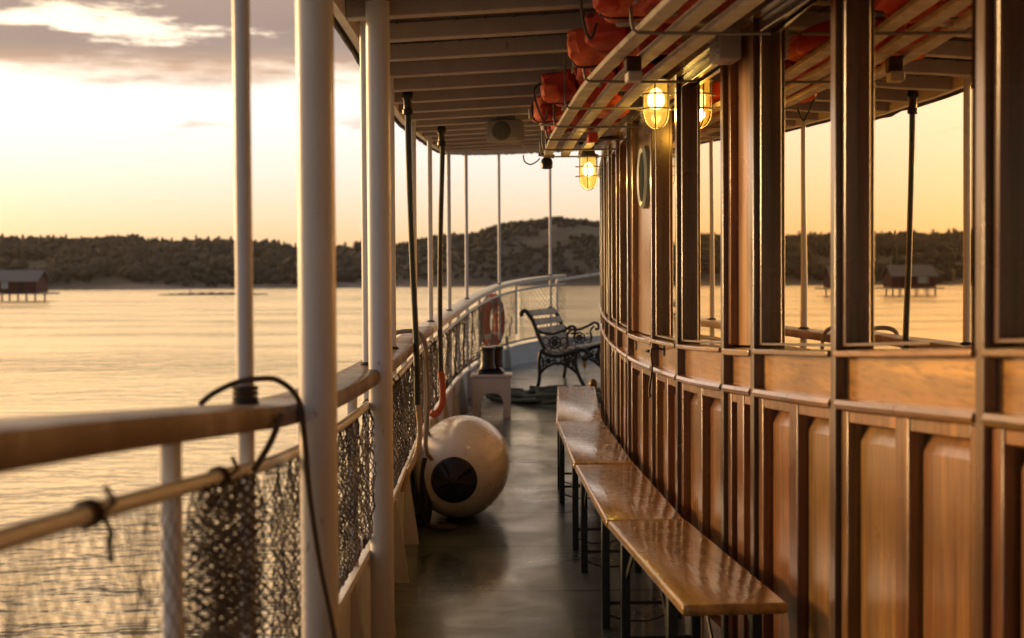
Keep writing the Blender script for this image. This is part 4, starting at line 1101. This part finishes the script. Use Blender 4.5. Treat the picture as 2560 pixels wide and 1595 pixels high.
# ------------------------------------------------------------------ round fender
ax = Vector((-.05, -1, -.03)).normalized(); c = at(1155, 1186, 8.15); rad = .276; c.z = SD(8.1) + rad - .004
X_ = ax.cross(Zv).normalized(); Y_ = X_.cross(ax).normalized()
fd = thing('round_fender', (c.x, c.y, SD(8.1)), 'big round white boat fender with a dark blue end, lying on deck', 'fender')
Lh = .52; prof = []
for k in range(0, 26):
    a = math.pi * k / 25; z = -math.cos(a); rr = math.sin(a)
    prof.append((max(.012, rad * rr ** .62), Lh * math.copysign(abs(z) ** .92, z)))
MB().lathe(prof, 64, c, X_, Y_, ax).build('body', 'fender_vinyl', fd, angle=180)
# dark blue nose: puckered cone lying on the end of the body
mb = MB(); rings = []; nn = 72
pr = np.array(prof); zz_at = lambda r: float(np.interp(-r, -pr[13:, 0], pr[13:, 1]))
for r_, lift in ((.126, -.004), (.125, .004), (.115, .0065), (.10, .008), (.07, .012), (.045, .02), (.026, .030), (.014, .034), (.004, .034)):
    rg = []
    for k in range(nn):
        a = 2 * math.pi * k / nn; pk = .012 * mnoise.noise(Vector((math.cos(a) * 2.6, math.sin(a) * 2.6, 3.0 + r_ * 4))) * math.sin(min(1, r_ / .126) * math.pi) ** .5 if .01 < r_ < .12 else 0
        rg.append(c + (X_ * math.cos(a) + Y_ * math.sin(a)) * r_ + ax * (zz_at(r_) + lift + pk))
    rings.append(rg)
mb.strip(rings).build('end_cap', 'navy_rubber', fd, angle=70)
# smaller dark fender lying behind it by the bulwark
c2 = Vector((-.475, 7.72, SD(7.3) + .10)); 
f2 = thing('small_fender', (c2.x, c2.y, SD(7.3)), 'small dark fender tucked between the white bulwark and the round fender', 'fender')
MB().lathe([(.02, -.2), (.025, -.17), (.033, -.12), (.034, .06), (.025, .14), (.015, .17)], 20, c2 + Vector((0, 0, .1)), (1, 0, 0), (0, 1, 0), (0, 0, 1)).build('body', 'hose_dark', f2, angle=60)
MB().tube(spline([(c2.x, c2.y, c2.z - .1), (c2.x + .06, c2.y - .12, SD(7.3) + .01), (c2.x + .16, c2.y - .14, SD(7.3) + .012), (c2.x + .10, c2.y - .05, SD(7.3) + .012)], 6), .012, 8).build('lanyard', 'rope_dark', f2)

# ------------------------------------------------------------------ hoses
def hose(Yt, ptop, pts1, m1, pts2, m2, label, r1, r2):
    p = at(*ptop, Yt); th = thing('deck_hose', (p.x, p.y, p.z), label, 'hose')
    q = [at(x, y, Yt + dy) for x, y, dy in pts1]
    MB().tube(spline([tuple(v) for v in q], 8), r1, 14).build('riser', m1, th)
    q2 = [at(x, y, Yt + dy) for x, y, dy in pts2]
    MB().tube(spline([tuple(v) for v in q2], 8), r2, 14).build('hose_end', m2, th)
    a = q[0]
    MB().lathe([(r1 * 1.25, -.05), (r1 * 1.7, -.045), (r1 * 1.7, -.025), (r1 * 1.35, -.02), (r1 * 1.35, .02), (r1 * 1.8, .03), (r1 * 1.8, .05), (r1 * 1.4, .09)], 18, a).build('coupling', 'bollard_black', th)


hose(6.9, (1019, 268), [(1019, 262, 0), (1022, 400, 0), (1031, 650, 0), (1040, 850, 0), (1043, 1012, 0)], 'hose_green', [(1043, 1005, 0), (1049, 1060, 0), (1047, 1110, -.02), (1036, 1150, -.05), (1018, 1185, -.1), (1008, 1230, -.12)], 'hose_clear', 'dark green hose riser whose lower end is a pale clear hose', .0150, .0135)
hose(8.7, (1104, 350), [(1104, 345, 0), (1106, 380, 0), (1101, 600, 0), (1100, 800, 0), (1102, 935, 0)], 'hose_dark', [(1102, 928, 0), (1106, 965, 0), (1106, 1000, 0), (1098, 1025, 0), (1086, 1036, -.02), (1076, 1030, -.03)], 'hose_red', 'dark hose riser with a bent red lower end', .0155, .0205)

# ------------------------------------------------------------------ bollard on arched stand
Yb = 12.4; x0, x1 = at(1181, 1000, Yb).x + .0, at(1277, 1000, Yb).x; zb = SD(Yb)
ztop = at(1230, 938, Yb).z; dpt = .36
st = thing('mooring_bollard', ((x0 + x1) / 2, Yb + dpt / 2, zb), 'black twin bollard on a white arched steel stand', 'bollard')
H_ = ztop - zb; wd = x1 - x0
def arch_plate(mb, o, U, w, h, nrm, th_=.02):
    """plate with an arched opening; o = lower left corner, U = along, thickness along nrm"""
    aw = w * .60; cx = w / 2; spring = h * .36; pts_in = []
    pts_in.append((cx - aw / 2, 0)); 
    for k in range(11): a = math.pi - math.pi * k / 10; pts_in.append((cx + aw / 2 * math.cos(a), spring + min(aw / 2, h * .30) * math.sin(a)))
    pts_in.append((cx + aw / 2, 0)); n = len(pts_in); pts_out = []
    for i in range(n):
        if i == 0: pts_out.append((0, 0))
        elif i == n - 1: pts_out.append((w, 0))
        else: f_ = (i - 1) / (n - 3); pts_out.append((w * f_, h))
    P = lambda q, d: o + U * q[0] + Zv * q[1] + nrm * d
    rings = [[P(pts_in[i], 0), P(pts_out[i], 0), P(pts_out[i], th_), P(pts_in[i], th_)] for i in range(n)]
    rings[1][1] = P((0, h), 0); rings[1][2] = P((0, h), th_); rings[-2][1] = P((w, h), 0); rings[-2][2] = P((w, h), th_)
    mb.strip(rings)
mb = MB(); o0 = Vector((x0, Yb, zb))
arch_plate(mb, o0, Vector((1, 0, 0)), wd, H_ - .02, Vector((0, 1, 0))); arch_plate(mb, o0 + Vector((0, dpt - .02, 0)), Vector((1, 0, 0)), wd, H_ - .02, Vector((0, 1, 0)))
arch_plate(mb, o0 + Vector((wd - .02, .021, 0)), Vector((0, 1, 0)), dpt - .042, H_ - .02, Vector((1, 0, 0))); arch_plate(mb, o0 + Vector((0, .021, 0)), Vector((0, 1, 0)), dpt - .042, H_ - .02, Vector((1, 0, 0)))
mb.build('stand', 'white_paint', st, angle=40)
MB().box(((x0 + x1) / 2, Yb + dpt / 2, zb + H_ - .008), (wd + .03, dpt + .03, .022)).build('top_plate', 'white_paint', st, bevel=.006)
cx, cy = (x0 + x1) / 2 - .012, Yb + dpt / 2
mb = MB(); rings = []
for sc_, z in ((1, 0), (1, .02), (.86, .04), (.74, .055)):
    rings.append([Vector((cx + .125 * sc_ * math.copysign(abs(math.cos(a)) ** .5, math.cos(a)), cy + .155 * sc_ * math.copysign(abs(math.sin(a)) ** .5, math.sin(a)), ztop + .004 + z)) for a in np.linspace(0, 2 * math.pi, 28, endpoint=False)])
mb.strip(rings).build('base', 'bollard_black', st)
for dx_, dy_ in ((-.022, -.085), (.05, .085)):
    MB().lathe([(.074, 0), (.064, .03), (.060, .06), (.060, .16), (.067, .166), (.070, .180), (.064, .192), (.02, .198)], 28, (cx + dx_, cy + dy_, ztop + .05)).build('bitt', 'bollard_black', st, angle=45)

# ------------------------------------------------------------------ rope heap on deck
mb = MB(); random.seed(21)
for k in range(8):
    cx, cy = .44 + random.uniform(-.16, .22), 13.5 + random.uniform(-.16, .16); rx_, ry_ = random.uniform(.34, .62), random.uniform(.14, .34); z0 = .020 + .009 * k; ph = random.random() * 6
    pts = []
    for a in np.linspace(0, 2 * math.pi * .97, 44):
        x = cx + rx_ * math.cos(a + ph) + .03 * math.sin(3 * a + k); y = cy + ry_ * math.sin(a + ph) + .03 * math.cos(2 * a + k)
        pts.append((x, y, SD(y) + z0 + .022 * math.sin(2.3 * a + k * 1.9)))
    mb.tube(pts, .019, 10)
mb.tube(spline([(.12, 13.3, SD(13.3) + .035), (.4, 13.15, SD(13.2) + .06), (.7, 13.2, SD(13.2) + .13), (.95, 13.3, SD(13.3) + .12), (1.2, 13.5, SD(13.5) + .035)], 10), .024, 10)
tag(mb.build('rope_coil', 'rope_green'), 'heap of thick green grey mooring rope lying on the deck before the iron bench', 'rope')

# brass knob post by the far bench end
p = at(1483, 950, 11.35); th = thing('brass_knob_post', (p.x, p.y, SD(11.35)), 'small brass acorn knob on a post behind the far bench end', 'post')
MB().tube([(p.x, p.y, SD(11.35)), (p.x, p.y, p.z - .09)], .016, 12).build('stem', 'brass', th)
MB().lathe([(.016, -.095), (.026, -.085), (.02, -.075), (.030, -.055), (.034, -.03), (.028, -.008), (.014, .006), (.003, .010)], 20, p).build('knob', 'brass', th, angle=60)

# ------------------------------------------------------------------ cast iron bench at the bow
u_len = Vector((.30, 1.12, 0)).normalized(); u_fr = Vector((u_len.y, -u_len.x, 0)); LB = 1.16
org = Vector((.262, 14.35, SD(14.5) + .0))
ib = thing('iron_bench', tuple(org), 'garden bench with black cast iron scroll ends and weathered wooden slats at the bow', 'bench')
def end_frame(y):
    mb = MB(); P = lambda d, z, oo=0.0: org + u_fr * (d - .06) + u_len * (y + oo) + Zv * z
    def tb(pts, r=.013, n=8, closed=False): mb.tube([P(*q) for q in (spline(pts, 6) if not closed else pts)], r, n, closed=closed)
    def circ(cx, cz, r, w=.006, n=18): tb([(cx + r * math.cos(a), cz + r * math.sin(a)) for a in np.linspace(0, 2 * math.pi, n, endpoint=False)], w, 6, True)
    tb([(.02, .0), (.055, .03), (.075, .14), (.068, .26), (.085, .37), (.13, .39)], .019)          # back leg
    tb([(.56, .0), (.535, .03), (.475, .15), (.445, .27), (.455, .36), (.47, .385)], .019)             # front leg
    tb([(.135, .40), (.10, .46), (.055, .56), (.01, .68), (-.045, .765), (-.085, .79), (-.115, .765), (-.10, .735)], .022)  # back upright with scroll
    tb([(.085, .39), (.16, .345), (.27, .335), (.38, .365), (.49, .395), (.555, .385), (.575, .34), (.545, .305), (.515, .325)], .020)  # seat rail with front scroll
    tb([(.045, .60), (.12, .565), (.22, .56), (.32, .595), (.40, .635), (.445, .615), (.44, .57), (.41, .565)], .014)   # arm
    tb([(.065, .14), (.15, .225), (.265, .262), (.38, .225), (.485, .14)], .013)                    # arch
    tb([(.34, .40), (.37, .47), (.36, .55), (.40, .60)], .010)
    circ(.235, .47, .058, .009); circ(.235, .47, .030, .010); circ(.14, .485, .034); circ(.325, .485, .034); circ(.30, .415, .026); circ(.17, .41, .026)
    circ(.265, .30, .034, .010); circ(.165, .285, .050); circ(.365, .285, .050); circ(.165, .285, .022, .008); circ(.365, .285, .022, .008)
    for cx in (.165, .235, .365):
        cz = .47 if cx == .235 else .285; rr_ = .055 if cx == .235 else .046
        for a in range(6): tb([(cx, cz), (cx + rr_ * math.cos(a * 1.047), cz + rr_ * math.sin(a * 1.047))], .0075, 5)
    tb([(.10, .33), (.11, .22), (.09, .17)], .008); tb([(.43, .33), (.42, .22), (.46, .17)], .008); tb([(.265, .262), (.265, .235)], .010)
    circ(.11, .215, .024); circ(.425, .215, .024)
    mb.tube([P(.0, .008), P(.06, .008)], .018, 8); mb.tube([P(.53, .008), P(.60, .008)], .018, 8)
    return mb
for y in (0, LB): end_frame(y).build('end_frame', 'black_iron', ib, angle=60)
PF = lambda d, z: org + u_fr * (d - .06) + Zv * z
for d, z, dd, dz2 in ((-.052, .765, -.045, .075), (.0, .675, -.04, .08), (.040, .585, -.033, .08), (.075, .50, -.03, .08), (.115, .425, -.028, .06)):
    mb = MB(); a = PF(d, z) + u_len * -.02; up_ = (u_fr * dd + Zv * dz2).normalized()
    mb.box(a + u_len * (LB / 2 + .02) + u_fr * .02, (.022, LB + .03, .066), up_.cross(u_len), u_len, up_); mb.build('back_slat', 'bench_slat', ib, bevel=.005)
for d, z in ((.185, .362), (.255, .358), (.325, .37), (.395, .39), (.465, .408)):
    MB().box(PF(d, z + .012) + u_len * (LB / 2), (.058, LB + .03, .022), u_fr, u_len, Zv).build('seat_slat', 'bench_slat', ib, bevel=.005)
MB().tube([PF(.27, .26), PF(.27, .26) + u_len * LB], .008, 8).build('tie_rod', 'black_iron', ib)

# beer glass on deck
p = at(1462, 919, 15.7); p.z = SD(15.7) + .002
th = thing('beer_glass', tuple(p), 'stemmed glass of golden beer standing on deck beyond the iron bench', 'glass')
pz = p + Vector((0, 0, 0)); k_ = 1.0
MB().lathe([(.038, 0), (.038, .004), (.008, .012), (.008, .05), (.020, .07), (.034, .19), (.0345, .195)], 20, pz, caps=False).build('glass', 'clear_glass', th)
MB().lathe([(.016, .074), (.019, .076), (.030, .155)], 20, pz).build('beer', 'beer', th)

# lifebuoy on the rail
p, tg, inn = rail_at(rail_s(15.95)); c = p - inn * .02 + Zv * -.26 + tg * .05
c = at(1249, 802, 16.25); nv_ = Vector((.94, -.33, 0)).normalized(); e1 = Vector((-nv_.y, nv_.x, 0)); c = c - inn * .09
lb = thing('lifebuoy', tuple(c), 'orange lifebuoy with white bands hanging on the bow railing', 'lifebuoy')
def torus_arc(a0, a1, R_, r_, grow=1.0):
    n = max(6, int((a1 - a0) / .12)); return [c + (e1 * math.cos(a) + Zv * math.sin(a)) * R_ for a in np.linspace(a0, a1, n)]
bands = [R(35), R(125), R(215), R(305)]
MB().tube([c + (e1 * math.cos(a) + Zv * math.sin(a)) * .25 for a in np.linspace(0, 2 * math.pi, 56, endpoint=False)], .068, 16, closed=True).build('ring', 'buoy_orange', lb, angle=180)
for b_ in bands: MB().tube(torus_arc(b_ - .13, b_ + .13, .25, .07), .070, 16).build('band', 'buoy_white', lb, angle=60)
gr = []
for a in np.linspace(0, 2 * math.pi, 64, endpoint=False): gr.append(c + (e1 * math.cos(a) + Zv * math.sin(a)) * (.325 + .018 * abs(math.sin(2 * (a - R(35))))))
MB().tube(gr, .005, 6, closed=True).build('grab_line', 'rope_dark', lb)

# mesh fence across the bow
fa, fb = at(1392, 701, 17.9), at(1530, 680, 18.3); fb = fb + (fb - fa) * 1.2
th = thing('bow_fence', (fa.x, fa.y, S(17.9)), 'grey wire mesh fence with a white top pipe across the bow', 'fence')
MB().tube([fa, fb], .017, 12).build('top_pipe', 'white_paint', th)
for k in (0, .5, 1): q = fa.lerp(fb, k); MB().tube([(q.x, q.y, S(q.y) - .05), q], .017, 12).build('stanchion', 'white_paint', th)
mb = MB(); n_ = 44; hh_ = .95; cell = (fb - fa).length / n_; nv_ = int(hh_ / cell)
for d in (1, -1):
    for k in range(-nv_, n_ + nv_):
        pts = []
        for v in range(nv_ + 1):
            u = k + d * v
            if 0 <= u <= n_: q = fa.lerp(fb, u / n_); pts.append(q - Zv * (v * cell + .01))
        if len(pts) > 1: mb.tube([pts[0], pts[-1]], .0040, 4, caps=False)
mb.build('wire_mesh', 'galvanised', th)
mb = MB(); rings = []
pe, tg, inn = rail_at(SMAX); pe = Vector((pe.x, pe.y, 0))
for k in np.linspace(0, 1, 10): q = pe.lerp(Vector((2.9, 18.25, 0)), k); rings.append([Vector((q.x, q.y, S(q.y) - .5)), Vector((q.x, q.y + .02, S(q.y) - .5)), Vector((q.x, q.y + .02, SD(q.y) + .27)), Vector((q.x, q.y, SD(q.y) + .27))])
mb.strip(rings).build('plate', 'white_paint', bw)

# ------------------------------------------------------------------ warm evening haze over the sound
MAT_H = bpy.data.materials.new('haze'); MAT_H.use_nodes = True; hn = MAT_H.node_tree.nodes; hn.clear()
ho = hn.new('ShaderNodeOutputMaterial'); hv = hn.new('ShaderNodeVolumePrincipled'); hv.inputs['Color'].default_value = (1.0, 0.90, 0.78, 1); hv.inputs['Density'].default_value = 0.00005; hv.inputs['Anisotropy'].default_value = 0.5
MAT_H.node_tree.links.new(hv.outputs[0], ho.inputs['Volume']); MAT['haze'] = MAT_H
tag(MB().box((0, 500, 33), (2200, 1400, 74)).build('haze', 'haze'), kind='stuff')
